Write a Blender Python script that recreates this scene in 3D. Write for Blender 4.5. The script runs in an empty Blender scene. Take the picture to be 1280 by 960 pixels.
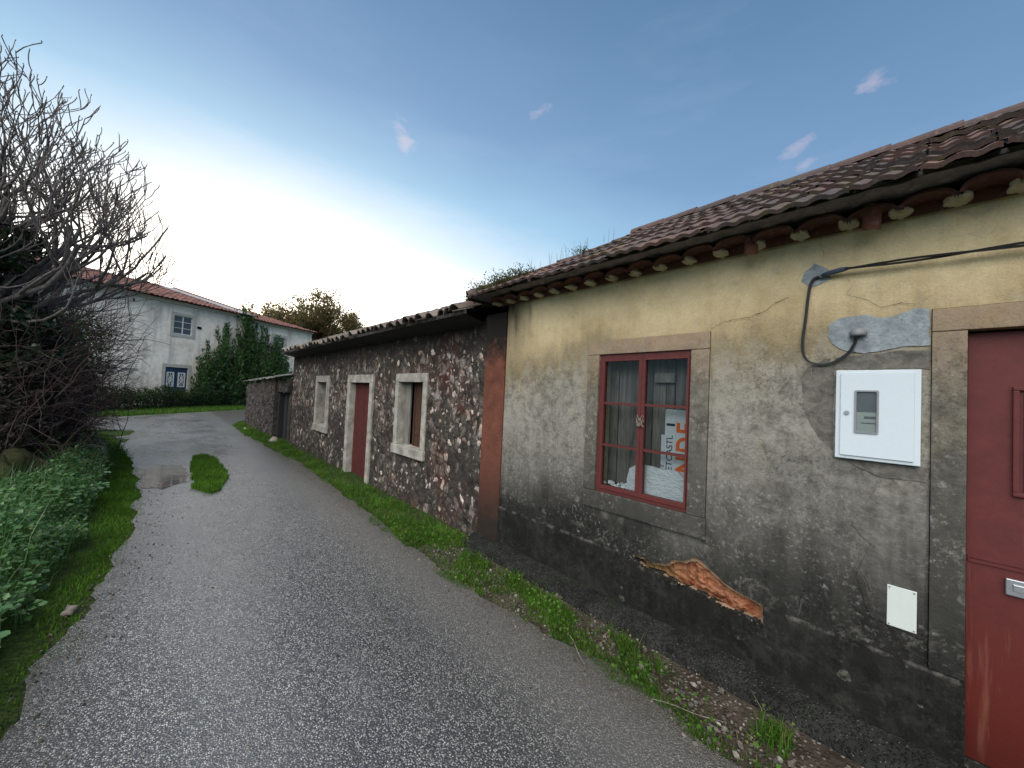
import bpy, bmesh, math, random
import numpy as np
from mathutils import Vector, Matrix, noise as mnoise
from mathutils.geometry import delaunay_2d_cdt, intersect_point_line

random.seed(7)
rng = np.random.default_rng(7)
PI = math.pi
R = math.radians
scene = bpy.context.scene
COL = scene.collection

# ------------------------------------------------------------------ helpers
def tag(o, label=None, cat=None, group=None, kind=None):
    if label: o['label'] = label
    if cat: o['category'] = cat
    if group: o['group'] = group
    if kind: o['kind'] = kind
    return o

def thing(name, label, cat, loc=(0, 0, 0), rz=0.0, group=None):
    o = bpy.data.objects.new(name, None)
    COL.objects.link(o)
    o.empty_display_size = 0.2
    o.location = loc
    o.rotation_euler = (0, 0, rz)
    return tag(o, label, cat, group)

def root_of(o):
    while o.parent: o = o.parent
    return o

def link_mesh(name, V, F, mat, parent=None, local=False, smooth=False, mats=None, midx=None):
    V = np.asarray(V, dtype=np.float64).reshape(-1, 3)
    if parent is not None and not local:
        r = root_of(parent)
        L = np.array(r.location); a = -r.rotation_euler.z
        V = V - L
        c, s = math.cos(a), math.sin(a)
        V = np.column_stack((V[:, 0]*c - V[:, 1]*s, V[:, 0]*s + V[:, 1]*c, V[:, 2]))
    me = bpy.data.meshes.new(name)
    if isinstance(F, np.ndarray):
        n, k = F.shape
        me.vertices.add(len(V)); me.vertices.foreach_set('co', V.astype(np.float32).ravel())
        me.loops.add(n*k); me.loops.foreach_set('vertex_index', F.astype(np.int32).ravel())
        me.polygons.add(n)
        me.polygons.foreach_set('loop_start', np.arange(0, n*k, k, dtype=np.int32))
        me.update(calc_edges=True)
    else:
        me.from_pydata([tuple(v) for v in V], [], F)
        me.update()
    if mats:
        for m in mats: me.materials.append(m)
        if midx is not None: me.polygons.foreach_set('material_index', np.asarray(midx, dtype=np.int32))
    else:
        me.materials.append(mat)
    if smooth:
        me.polygons.foreach_set('use_smooth', np.ones(len(me.polygons), dtype=bool))
    o = bpy.data.objects.new(name, me)
    COL.objects.link(o)
    if parent is not None: o.parent = parent
    return o

class MB:
    def __init__(s): s.v = []; s.f = []; s.mi = []; s.cur = 0
    def add(s, V, F):
        b = len(s.v); s.v.extend([tuple(p) for p in V])
        for f in F: s.f.append(tuple(i + b for i in f)); s.mi.append(s.cur)
        return s
    def box(s, a, b, bev=0.0):
        x0, y0, z0 = [min(a[i], b[i]) for i in range(3)]
        x1, y1, z1 = [max(a[i], b[i]) for i in range(3)]
        if bev <= 0:
            V = [(x0,y0,z0),(x1,y0,z0),(x1,y1,z0),(x0,y1,z0),(x0,y0,z1),(x1,y0,z1),(x1,y1,z1),(x0,y1,z1)]
            F = [(0,3,2,1),(4,5,6,7),(0,1,5,4),(1,2,6,5),(2,3,7,6),(3,0,4,7)]
            return s.add(V, F)
        bm = bmesh.new()
        bmesh.ops.create_cube(bm, size=1)
        for v in bm.verts:
            v.co = Vector((x0 + (v.co.x+.5)*(x1-x0), y0 + (v.co.y+.5)*(y1-y0), z0 + (v.co.z+.5)*(z1-z0)))
        bmesh.ops.bevel(bm, geom=list(bm.edges), offset=bev, segments=2, profile=.6, affect='EDGES')
        return s.bm(bm)
    def bm(s, bm, M=None):
        bm.verts.index_update()
        V = [(M @ v.co if M else v.co) for v in bm.verts]
        s.add(V, [tuple(v.index for v in f.verts) for f in bm.faces]); bm.free(); return s
    def tube(s, pts, rad, n=6, cap=True):
        pts = [Vector(p) for p in pts]
        if not hasattr(rad, '__len__'): rad = [rad]*len(pts)
        rings = []; up = Vector((0, 0, 1))
        prev = None
        for i, p in enumerate(pts):
            t = (pts[min(i+1, len(pts)-1)] - pts[max(i-1, 0)])
            if t.length < 1e-9: t = Vector((0, 0, 1))
            t.normalize()
            if prev is None:
                a = t.orthogonal().normalized()
            else:
                a = (prev - t*prev.dot(t))
                a = a.normalized() if a.length > 1e-6 else t.orthogonal().normalized()
            prev = a; b = t.cross(a)
            rings.append([p + (a*math.cos(2*PI*k/n) + b*math.sin(2*PI*k/n))*rad[i] for k in range(n)])
        V = [q for r in rings for q in r]; F = []
        for i in range(len(rings)-1):
            for k in range(n):
                F.append((i*n+k, i*n+(k+1) % n, (i+1)*n+(k+1) % n, (i+1)*n+k))
        if cap:
            F.append(tuple(reversed(range(n)))); F.append(tuple(range((len(rings)-1)*n, len(rings)*n)))
        return s.add(V, F)
    def build(s, name, mat, parent=None, local=False, smooth=False, mats=None):
        return link_mesh(name, s.v, s.f, mat, parent, local, smooth, mats, s.mi if mats else None)

def in_poly(p, poly):
    x, y = p; c = False; n = len(poly); j = n-1
    for i in range(n):
        xi, yi = poly[i]; xj, yj = poly[j]
        if (yi > y) != (yj > y) and x < (xj-xi)*(y-yi)/(yj-yi) + xi: c = not c
        j = i
    return c

def densify(poly, step):
    out = []
    for i in range(len(poly)):
        a = Vector(poly[i]); b = Vector(poly[(i+1) % len(poly)])
        n = max(1, int((b-a).length/step))
        for k in range(n): out.append(tuple(a.lerp(b, k/n)))
    return out

def rough_poly(poly, step, amp, seed=0, fr=14):
    """a ragged outline: points every step, pushed about by noise"""
    out = []
    for (u, v) in densify(poly, step):
        d = mnoise.noise_vector(Vector((u*fr, v*fr, seed*3.7)))
        out.append((u + d.x*amp, v + d.y*amp))
    return out

def sheet2d(outer, holes, step):
    """constrained triangulation -> (pts2d, tris)"""
    pts = [Vector(p) for p in outer]; edges = [(i, (i+1) % len(outer)) for i in range(len(outer))]
    for h in holes:
        b = len(pts); pts += [Vector(p) for p in h]
        edges += [(b+i, b+(i+1) % len(h)) for i in range(len(h))]
    if step:
        us = [p[0] for p in outer]; vs = [p[1] for p in outer]
        u = min(us)
        row = 0
        r = random.Random(3)
        while u < max(us):
            v = min(vs)
            while v < max(vs):
                q = (u + r.uniform(-.2, .2)*step, v + r.uniform(-.2, .2)*step + (row % 2)*step*.5)
                if in_poly(q, outer) and not any(in_poly(q, h) for h in holes): pts.append(Vector(q))
                v += step
            u += step; row += 1
    P, E_, T, *_ = delaunay_2d_cdt(pts, edges, [], 0, 1e-5)
    keep = []
    for t in T:
        c = ((P[t[0]].x+P[t[1]].x+P[t[2]].x)/3, (P[t[0]].y+P[t[1]].y+P[t[2]].y)/3)
        if in_poly(c, outer) and not any(in_poly(c, h) for h in holes): keep.append(tuple(t))
    return [(p.x, p.y) for p in P], keep

def plate(mb, outer, holes, x0, thick, step=None, disp=None):
    """upright slab facing -x: outline in (y,z), front at x0 (+disp), sides run back by thick"""
    P, T = sheet2d(outer, holes, step)
    used = sorted({i for t in T for i in t}); mp = {i: k for k, i in enumerate(used)}
    V = []
    for i in used:
        u, v = P[i]; V.append((x0 + (disp(u, v) if disp else 0), u, v))
    F = []; cnt = {}
    for t in T:
        a, b, c = [mp[i] for i in t]
        pa, pb, pc = V[a], V[b], V[c]
        area = (pb[1]-pa[1])*(pc[2]-pa[2]) - (pc[1]-pa[1])*(pb[2]-pa[2])
        tri = (a, c, b) if area > 0 else (a, b, c)     # normal to -x
        F.append(tri)
        for k in range(3): cnt[(tri[k], tri[(k+1) % 3])] = 1
    n = len(V); back = {}
    for (a, b) in list(cnt):
        if (b, a) not in cnt:
            for q in (a, b):
                if q not in back:
                    back[q] = len(V); V.append((x0 + thick, V[q][1], V[q][2]))
            F.append((b, a, back[a], back[b]))
    mb.add(V, F)
    return mb

def fbm(x, y, z=0.0, o=3):
    return mnoise.fractal(Vector((x, y, z)), 1.0, 2.0, o)

# ------------------------------------------------------------------ node helper
class W:
    def __init__(s, name, base=None, rough=.8, spec=.3):
        s.m = bpy.data.materials.new(name); s.m.use_nodes = True
        s.nt = s.m.node_tree; s.nt.nodes.clear()
        s.out = s.n('ShaderNodeOutputMaterial'); s.b = s.n('ShaderNodeBsdfPrincipled')
        s.nt.links.new(s.b.outputs[0], s.out.inputs[0])
        s.b.inputs['Roughness'].default_value = rough
        s.b.inputs['Specular IOR Level'].default_value = spec
        if base is not None: s.set('Base Color', base)
    def n(s, t, **k):
        o = s.nt.nodes.new(t)
        for a, v in k.items(): setattr(o, a, v)
        return o
    def put(s, sock, v):
        if isinstance(v, bpy.types.NodeSocket): s.nt.links.new(v, sock)
        elif isinstance(v, (tuple, list)):
            v = tuple(v)
            if sock.type == 'RGBA' and len(v) == 3: v = v + (1,)
            sock.default_value = v
        else: sock.default_value = v
    def set(s, name, v): s.put(s.b.inputs[name], v); return s
    def pos(s): return s.n('ShaderNodeNewGeometry').outputs['Position']
    def obj(s): return s.n('ShaderNodeTexCoord').outputs['Object']
    def isl(s): return s.n('ShaderNodeNewGeometry').outputs['Random Per Island']
    def sep(s, v):
        o = s.n('ShaderNodeSeparateXYZ'); s.put(o.inputs[0], v); return o.outputs
    def comb(s, x, y, z):
        o = s.n('ShaderNodeCombineXYZ')
        for i, q in enumerate((x, y, z)): s.put(o.inputs[i], q)
        return o.outputs[0]
    def map(s, v, sc=(1, 1, 1), loc=(0, 0, 0), rot=(0, 0, 0)):
        o = s.n('ShaderNodeMapping'); s.put(o.inputs['Vector'], v)
        o.inputs['Scale'].default_value = sc; o.inputs['Location'].default_value = loc; o.inputs['Rotation'].default_value = rot
        return o.outputs[0]
    def noise(s, v, sc, det=4, ro=.6, dist=0, col=False):
        o = s.n('ShaderNodeTexNoise'); s.put(o.inputs['Vector'], v)
        o.inputs['Scale'].default_value = sc; o.inputs['Detail'].default_value = min(det, 5)
        o.inputs['Roughness'].default_value = ro; o.inputs['Distortion'].default_value = dist
        return o.outputs['Color' if col else 'Fac']
    def vor(s, v, sc, feat='F1', out='Distance', rnd=1.0):
        o = s.n('ShaderNodeTexVoronoi', feature=feat); s.put(o.inputs['Vector'], v)
        o.inputs['Scale'].default_value = sc; o.inputs['Randomness'].default_value = rnd
        return o.outputs[out]
    def ramp(s, f, st, interp='LINEAR'):
        o = s.n('ShaderNodeValToRGB'); s.put(o.inputs[0], f)
        cr = o.color_ramp; cr.interpolation = interp
        while len(cr.elements) < len(st): cr.elements.new(.5)
        for e, (p, c) in zip(cr.elements, st):
            e.position = p
            e.color = (c, c, c, 1) if not hasattr(c, '__len__') else tuple(c) + (1,)
        return o.outputs[0]
    def mix(s, f, a, b, mode='MIX'):
        o = s.n('ShaderNodeMix', data_type='RGBA', blend_type=mode)
        s.put(o.inputs[0], f); s.put(o.inputs[6], a); s.put(o.inputs[7], b)
        return o.outputs[2]
    def math(s, op, a, b=0.0, c=0.0, clamp=False):
        o = s.n('ShaderNodeMath', operation=op, use_clamp=clamp)
        s.put(o.inputs[0], a); s.put(o.inputs[1], b); s.put(o.inputs[2], c)
        return o.outputs[0]
    def mr(s, v, a, b, c=0.0, d=1.0):
        o = s.n('ShaderNodeMapRange'); s.put(o.inputs[0], v)
        for i, q in enumerate((a, b, c, d)): o.inputs[1+i].default_value = q
        return o.outputs[0]
    def bump(s, h, st=.5, dist=.01, nrm=None):
        o = s.n('ShaderNodeBump'); s.put(o.inputs['Height'], h)
        o.inputs['Strength'].default_value = st; o.inputs['Distance'].default_value = dist
        if nrm is not None: s.put(o.inputs['Normal'], nrm)
        return o.outputs[0]
    def N(s, h, st=.5, dist=.01, nrm=None): s.set('Normal', s.bump(h, st, dist, nrm)); return s

def add(w, *a):
    r = a[0]
    for q in a[1:]: r = w.math('ADD', r, q)
    return r

# ------------------------------------------------------------------ materials
def mat_plain_noise(name, c1, c2, sc=8, rough=.8, bump=.3, bd=.005, spec=.3):
    w = W(name, rough=rough, spec=spec); p = w.pos()
    f = w.noise(p, sc, 6, .65)
    w.set('Base Color', w.mix(w.mr(f, .3, .7), c1, c2))
    w.N(w.noise(p, sc*6, 5, .7), bump, bd)
    return w.m

def mat_stucco(name, plinth=False, trim=False, repair=False):
    w = W(name, rough=.9, spec=.15); p = w.pos(); x, y, z = w.sep(p)
    n1 = w.noise(p, 1.3, 5, .6); n2 = w.noise(p, 5.5, 6, .65); n3 = w.noise(p, 38, 6, .75)
    streak = w.noise(w.map(p, (9, 9, .9)), 1.0, 5, .6)
    h = add(w, z, w.math('MULTIPLY', w.math('SUBTRACT', n1, .5), .75), w.math('MULTIPLY', w.math('SUBTRACT', n2, .5), .35),
            w.math('MULTIPLY', w.math('SUBTRACT', streak, .5), .4), w.math('MULTIPLY', w.math('SUBTRACT', n3, .5), .16))
    # left end of the wall stays cream further down
    h = w.math('ADD', h, w.mr(y, 2.2, 3.1, 0.0, .12))
    f = w.mr(h, 0, 2.7)
    if trim:
        st = [(0, (.012,.012,.011)), (.2, (.03,.029,.025)), (.36, (.085,.08,.07)), (.5, (.15,.14,.118)), (.62, (.20,.178,.14)), (.72, (.33,.255,.18)), (.8, (.42,.30,.20)), (1, (.42,.29,.195))]
    elif plinth:
        st = [(0, (.006,.006,.0055)), (.10, (.006,.006,.0053)), (.2, (.0075,.0073,.0065)), (.3, (.015,.0145,.0125)), (.45, (.06,.057,.05)), (1, (.15,.14,.12))]
    else:
        st = [(0, (.012,.012,.01)), (.20, (.014,.0135,.012)), (.265, (.055,.052,.046)), (.37, (.19,.18,.158)), (.52, (.32,.298,.255)), (.66, (.34,.307,.245)),
              (.74, (.35,.28,.165)), (.80, (.62,.48,.275)), (.87, (.76,.61,.36)), (1, (.79,.64,.40))]
    c = w.ramp(f, st)
    hi = w.mr(z, 1.75, 2.25)                                  # clean zone under the eaves
    # mottled dark mould
    mould = w.mr(add(w, w.math('MULTIPLY', w.noise(p, 11, 8, .75), .65), w.math('MULTIPLY', w.noise(p, 2.6, 5, .65), .35)), .45, .60)
    low = w.math('SUBTRACT', 1.0, hi)
    c = w.mix(w.math('MULTIPLY', w.math('MULTIPLY', mould, low), .62), c, (.035,.034,.028))
    st2 = w.mr(w.noise(w.map(p, (22, 22, 1.6)), 1.0, 6, .7), .5, .75)
    c = w.mix(w.math('MULTIPLY', w.math('MULTIPLY', st2, w.mr(z, 2.5, 1.0)), .38), c, (.05,.05,.042))
    pale = w.mr(w.noise(p, 6, 7, .7, 1.2), .56, .72)
    c = w.mix(w.math('MULTIPLY', pale, .42 if not plinth else .22), c, (.36,.34,.285) if not plinth else (.10,.10,.08))
    och = w.mr(w.noise(p, 2.3, 5, .6), .52, .70)
    c = w.mix(w.math('MULTIPLY', w.math('MULTIPLY', och, w.mr(z, .9, 1.7)), .24 if not plinth else .02), c, (.36,.255,.105))
    c = w.mix(w.math('MULTIPLY', w.mr(w.noise(p, 110, 4, .7), .35, .7), .2), c, (.05,.048,.04), 'MIX')
    lowz = w.mr(z, 2.25, 1.75)
    if repair: lowz = w.math('MULTIPLY', lowz, .35)
    pm1 = w.mr(w.noise(w.map(p, loc=(2, 1, 8)), 3.1, 5, .65), .38, .62); pm2 = w.mr(w.noise(w.map(p, loc=(6, 3, 5)), 2.6, 5, .65), .40, .62)
    g1 = w.mr(w.noise(p, 52, 4, .78), .50, .64); g2 = w.mr(w.noise(w.map(p, loc=(4, 7, 2)), 37, 5, .78), .54, .68)
    c = w.mix(w.math('MULTIPLY', w.math('MULTIPLY', w.math('MULTIPLY', g1, pm1), lowz), .75 if not plinth else .3), c, (.05,.047,.041) if not plinth else (.01,.01,.009))
    c = w.mix(w.math('MULTIPLY', w.math('MULTIPLY', w.math('MULTIPLY', g2, pm2), lowz), .62 if not plinth else .42), c, (.50,.475,.415) if not plinth else (.12,.118,.105))
    drip = w.math('MULTIPLY', w.mr(w.noise(w.map(p, (26, 26, 1.1)), 1.0, 5, .7), .55, .70), w.mr(add(w, z, w.math('MULTIPLY', n2, .6)), 1.35, .65))
    c = w.mix(w.math('MULTIPLY', drip, .55), c, (.022,.021,.018))
    blk = w.math('MULTIPLY', w.mr(w.noise(p, 7.5, 5, .75), .47, .60), w.mr(add(w, z, w.math('MULTIPLY', n1, .5)), 1.02, .66))
    c = w.mix(w.math('MULTIPLY', blk, .8), c, (.013,.0125,.011))
    # lichen spots
    vd = w.vor(w.mix(.02, p, w.noise(p, 30, 2, .5, col=True)), 15.0); vc = w.sep(w.vor(p, 15.0, out='Color'))
    spot = w.math('MULTIPLY', w.mr(w.math('SUBTRACT', w.math('MULTIPLY', vc[1], .34), add(w, vd, w.math('MULTIPLY', w.noise(p, 95, 4, .7), .16))), -.05, .07), w.math('GREATER_THAN', vc[0], .84 if not plinth else .90))
    spot = w.math('MULTIPLY', spot, w.mr(z, 1.9, 1.2))
    spot = w.math('MULTIPLY', spot, w.mr(w.noise(p, 70, 5, .75), .42, .58))
    c = w.mix(w.math('MULTIPLY', spot, .6 if not plinth else .4), c, (.38,.37,.32))
    bd = w.vor(w.mix(.03, p, w.noise(p, 22, 3, .6, col=True)), 5.5); bc = w.sep(w.vor(p, 5.5, out='Color'))
    big = w.math('MULTIPLY', w.math('LESS_THAN', bd, w.math('MULTIPLY', bc[1], .22)), w.math('GREATER_THAN', bc[0], .72))
    big = w.math('MULTIPLY', w.math('MULTIPLY', big, w.mr(z, 1.3, .6)), w.mr(w.noise(p, 35, 4, .7), .4, .6))
    c = w.mix(w.math('MULTIPLY', big, .3), c, (.30,.29,.23))
    c = w.mix(w.math('MULTIPLY', hi, w.mr(w.noise(p, 9, 7, .7), .45, .75, 0, .35)), c, (.36,.25,.10))
    # darker towards the top at the left end of the wall
    end_dark = w.math('MULTIPLY', w.mr(add(w, y, w.math('MULTIPLY', streak, .8)), 3.0, 3.5), w.mr(z, 1.7, 2.45))
    c = w.mix(w.math('MULTIPLY', end_dark, .9), c, (.015,.015,.013))
    if plinth:
        lip = w.math('MULTIPLY', w.mr(z, .425, .440), w.mr(w.noise(p, 9, 5, .75), .47, .62))
        c = w.mix(w.math('MULTIPLY', lip, .38), c, (.26,.245,.21))
    w.set('Base Color', c)
    b = w.bump(w.noise(p, 9, 5, .6), .35, .03)
    b = w.bump(w.noise(p, 70, 6, .75), .55, .006, b)
    w.set('Normal', w.bump(w.vor(p, 160), .3, .002, b))
    return w.m

def mat_cement(name, c1, c2):
    w = W(name, rough=.9, spec=.2); p = w.pos()
    f = w.noise(w.map(p, (1, 1, 1)), 16, 7, .7, .6)
    c = w.mix(w.mr(f, .33, .66), c1, c2)
    c = w.mix(w.mr(w.noise(p, 90, 4, .7), .5, .75, 0, .5), c, (.1,.1,.1))
    w.set('Base Color', c)
    b = w.bump(w.noise(p, 22, 6, .7), .8, .012)
    w.set('Normal', w.bump(w.noise(p, 120, 4, .7), .5, .003, b))
    return w.m

def mat_rubble(name, dark=False):
    """old rubble wall: dark mortar, half covered with black mould"""
    w = W(name, rough=.92, spec=.15); p = w.pos(); x, y, z = w.sep(p)
    pw = w.mix(.13, p, w.noise(p, 8, 5, .68, col=True))
    pm = w.map(pw, (1, 1.0, .72))
    d = w.vor(pm, 10.5); col = w.sep(w.vor(pm, 10.5, out='Color'))
    e = w.vor(pm, 10.5, 'DISTANCE_TO_EDGE')
    d2 = w.vor(pm, 24.0); c2 = w.sep(w.vor(pm, 24.0, out='Color'))
    n1 = w.noise(p, 1.1, 5, .65); n2 = w.noise(p, 6, 6, .7)
    mort = w.mix(w.mr(n2, .35, .65), (.026,.023,.020), (.115,.097,.08))
    red = w.math('MULTIPLY', w.mr(w.noise(p, 1.5, 4, .6), .47, .62), w.mr(add(w, y, w.math('MULTIPLY', n2, 2.0)), 7.5, 5.2))
    red = w.math('MAXIMUM', red, w.math('MULTIPLY', w.mr(w.noise(w.map(p, loc=(9, 3, 2)), 2.2, 4, .6), .55, .68), .8))
    mort = w.mix(w.math('MULTIPLY', red, .75), mort, (.11,.035,.02))
    stone = w.ramp(col[0], [(0, (.36,.30,.25)), (.35, (.20,.165,.14)), (.55, (.50,.43,.37)), (.8, (.10,.085,.07)), (1, (.38,.27,.22))])
    stone = w.mix(w.mr(n2, .4, .7, 0, .6), stone, (.07,.055,.045))
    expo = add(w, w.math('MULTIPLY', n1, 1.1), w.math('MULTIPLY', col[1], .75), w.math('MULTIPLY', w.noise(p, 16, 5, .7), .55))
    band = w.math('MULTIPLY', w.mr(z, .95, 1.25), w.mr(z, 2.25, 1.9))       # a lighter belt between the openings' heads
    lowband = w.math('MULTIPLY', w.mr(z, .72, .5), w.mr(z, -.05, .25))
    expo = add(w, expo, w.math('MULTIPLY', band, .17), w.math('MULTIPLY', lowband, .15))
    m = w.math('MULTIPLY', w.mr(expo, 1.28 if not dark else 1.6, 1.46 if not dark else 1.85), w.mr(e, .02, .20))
    c = w.mix(m, mort, stone)
    sm = w.math('MULTIPLY', w.math('GREATER_THAN', c2[0], .70), w.mr(add(w, d2, w.math('MULTIPLY', w.noise(p, 60, 4, .7), .25)), .52, .34))
    c = w.mix(w.math('MULTIPLY', sm, w.mr(n1, .4, .62, .05, .8)), c, (.52,.45,.38) if not dark else (.2,.19,.17))
    mould = w.mr(w.noise(p, 2.4, 7, .7), .40, .57)
    mould = w.math('MULTIPLY', mould, w.math('SUBTRACT', 1.0, w.math('MULTIPLY', band, .75)))
    c = w.mix(w.math('MULTIPLY', mould, .62), c, w.mix(w.noise(p, 40, 4, .7), (.015,.014,.013), (.07,.066,.06)))
    st = w.mr(w.noise(w.map(p, (10, 10, .7)), 1.0, 5, .65), .52, .72)
    c = w.mix(w.math('MULTIPLY', st, .40), c, (.02,.02,.018))
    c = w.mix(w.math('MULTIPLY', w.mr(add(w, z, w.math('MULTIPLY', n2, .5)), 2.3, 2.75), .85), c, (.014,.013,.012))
    w.set('Base Color', c)
    h = add(w, w.math('MULTIPLY', w.mr(e, 0, .3), .5), w.math('MULTIPLY', w.mr(d2, .5, 0), .35), w.math('MULTIPLY', w.noise(p, 26, 6, .75), 1.1))
    w.N(h, 1.0, .03)
    return w.m

def mat_stone_lumps(name, cols, dark=(.03,.027,.023), k=.55):
    w = W(name, rough=.9, spec=.15); p = w.pos(); r = w.isl(); z = w.sep(p)[2]
    c = w.ramp(r, [(i/(len(cols)-1), q) for i, q in enumerate(cols)])
    n = w.noise(p, 13, 7, .72)
    c = w.mix(w.mr(n, .42, .66, 0, k), c, dark)
    c = w.mix(w.math('MULTIPLY', w.mr(w.noise(p, 2.4, 7, .7), .46, .62), .6), c, (.04,.037,.033))
    w.set('Base Color', c); w.N(w.noise(p, 45, 6, .7), .7, .01)
    return w.m

def mat_tile(name, cols, moss=.3, grime=.5):
    w = W(name, rough=.85, spec=.2); p = w.pos(); r = w.isl()
    c = w.ramp(r, [(i/(len(cols)-1), q) for i, q in enumerate(cols)])
    n = w.noise(p, 9, 7, .72); n2 = w.noise(p, 2.0, 4, .6)
    c = w.mix(w.mr(n, .38, .68, 0, grime), c, (.05,.045,.045))
    c = w.mix(w.mr(w.noise(p, 28, 6, .75), .55, .72, 0, .55), c, (.27,.25,.23))
    mm = w.math('MULTIPLY', w.mr(n2, .5, .66), w.mr(w.noise(p, 17, 5, .7), .4, .6))
    c = w.mix(w.math('MULTIPLY', mm, moss), c, (.10,.10,.028))
    w.set('Base Color', c); w.N(w.noise(p, 60, 6, .75), .6, .006)
    return w.m

def mat_wood(name, c1, c2, axis_scale=(14, 14, 1.2), rough=.8):
    w = W(name, rough=rough, spec=.2); p = w.pos()
    f = w.noise(w.map(p, axis_scale), 2.0, 7, .7, .8)
    c = w.mix(w.mr(f, .32, .68), c1, c2)
    r = w.isl()
    c = w.mix(w.mr(r, 0, 1, .0, .45), c, tuple(q*.45 for q in c1))
    w.set('Base Color', c); w.N(f, .6, .006)
    return w.m

def mat_paint(name, c, dark, rough=.5, wear=.4, spec=.4):
    w = W(name, rough=rough, spec=spec); p = w.pos()
    n = w.noise(p, 14, 7, .75); n2 = w.noise(w.map(p, (14, 14, 1.5)), 1.5, 5, .6)
    q = w.mix(w.mr(n, .45, .72, 0, wear), c, dark)
    q = w.mix(w.mr(n2, .5, .75, 0, wear*.8), q, dark)
    w.set('Base Color', q); w.set('Roughness', w.mr(n, .3, .7, rough-.1, rough+.15))
    w.N(w.noise(p, 70, 5, .7), .25, .003)
    return w.m

def mat_leaf(name, cols, trans=.35, rough=.5, spec=.35):
    w = W(name, rough=rough, spec=spec); r = w.isl(); p = w.pos()
    c = w.ramp(r, [(i/(len(cols)-1), q) for i, q in enumerate(cols)])
    c = w.mix(w.mr(w.noise(p, 2.2, 4, .6), .35, .65, 0, .55), c, tuple(q*.4 for q in cols[0]))
    w.set('Base Color', c)
    t = w.n('ShaderNodeBsdfTranslucent'); w.put(t.inputs[0], c)
    mx = w.n('ShaderNodeMixShader'); mx.inputs[0].default_value = trans
    w.nt.links.new(w.b.outputs[0], mx.inputs[1]); w.nt.links.new(t.outputs[0], mx.inputs[2])
    w.nt.links.new(mx.outputs[0], w.out.inputs[0])
    return w.m

def mat_asphalt():
    w = W('asphalt', spec=.9); p = w.pos(); x, y, z = w.sep(p)
    pw = w.mix(.004, p, w.noise(p, 90, 2, .5, col=True))
    d = w.vor(pw, 125.0); c3 = w.sep(w.vor(pw, 125.0, out='Color'))
    dB = w.vor(pw, 82.0); cB = w.sep(w.vor(pw, 82.0, out='Color'))
    n1 = w.noise(p, .45, 5, .6); n2 = w.noise(p, 3.5, 6, .7); n3 = w.noise(p, 14, 5, .7)
    st = w.ramp(c3[0], [(0, (.022,.022,.024)), (.30, (.06,.059,.058)), (.52, (.175,.17,.163)), (.77, (.38,.37,.35)), (1, (.70,.68,.65))])
    c = w.mix(w.mr(d, .36, .62), st, (.028,.028,.029))
    c = w.mix(w.math('MULTIPLY', w.math('GREATER_THAN', cB[0], .88), w.mr(dB, .38, .26)), c, w.ramp(cB[1], [(0, (.17,.165,.155)), (1, (.42,.40,.37))]))
    # worn wheel tracks and darker stretches, deepest towards the near right
    far = w.mr(y, 5, 12)
    c = w.mix(w.math('MULTIPLY', far, .55), c, w.mix(w.mr(w.noise(p, 2.2, 6, .75), .38, .64), (.085,.084,.085), (.20,.195,.19)))
    c = w.mix(w.mr(n1, .42, .62, 0, .30), c, (.08,.08,.082))
    c = w.mix(w.mr(n2, .5, .7, 0, .22), c, (.21,.205,.20))
    c = w.mix(w.math('MULTIPLY', w.mr(add(w, x, w.math('MULTIPLY', n2, .8)), -2.0, -.9), w.mr(y, 5, 2.2, 0, .40)), c, (.035,.035,.035))
    # moss tint and dirt close to the verge on the right
    edge = w.math('MULTIPLY', w.mr(add(w, x, w.math('MULTIPLY', n3, .5)), -1.0, -.45), .65)
    c = w.mix(edge, c, (.055,.048,.033))
    edl = w.math('MULTIPLY', w.mr(add(w, x, w.math('MULTIPLY', n3, -.5)), -2.95, -3.45), w.math('MULTIPLY', w.mr(y, 12, 8), .6))
    c = w.mix(edl, c, (.06,.054,.04))
    w.set('Base Color', c)
    wet = w.math('MULTIPLY', w.mr(w.noise(w.map(p, (1.3, .55, 1)), 1.0, 5, .65), .40, .58), w.mr(x, -.8, -1.7))
    track = w.math('MAXIMUM', w.mr(w.math('ABSOLUTE', add(w, x, 2.55, w.math('MULTIPLY', n2, -.35))), .38, .1), w.mr(w.math('ABSOLUTE', add(w, x, 1.15, w.math('MULTIPLY', n2, -.35))), .38, .1))
    c = w.mix(w.math('MULTIPLY', track, .20), c, (.22,.217,.21)); w.set('Base Color', c)
    w.set('Roughness', w.math('SUBTRACT', .36, w.math('MULTIPLY', wet, .17)))
    h = w.math('MULTIPLY', w.mr(d, .6, .1), w.math('ADD', .45, w.math('MULTIPLY', c3[1], .9)))
    b = w.bump(n3, .25, .02)
    bn = w.n('ShaderNodeBump'); w.put(bn.inputs['Height'], h); bn.inputs['Distance'].default_value = .0032
    w.put(bn.inputs['Strength'], w.mr(y, 9, 3, .2, 1.0)); w.put(bn.inputs['Normal'], b)
    w.set('Normal', bn.outputs[0])
    return w.m

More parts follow.
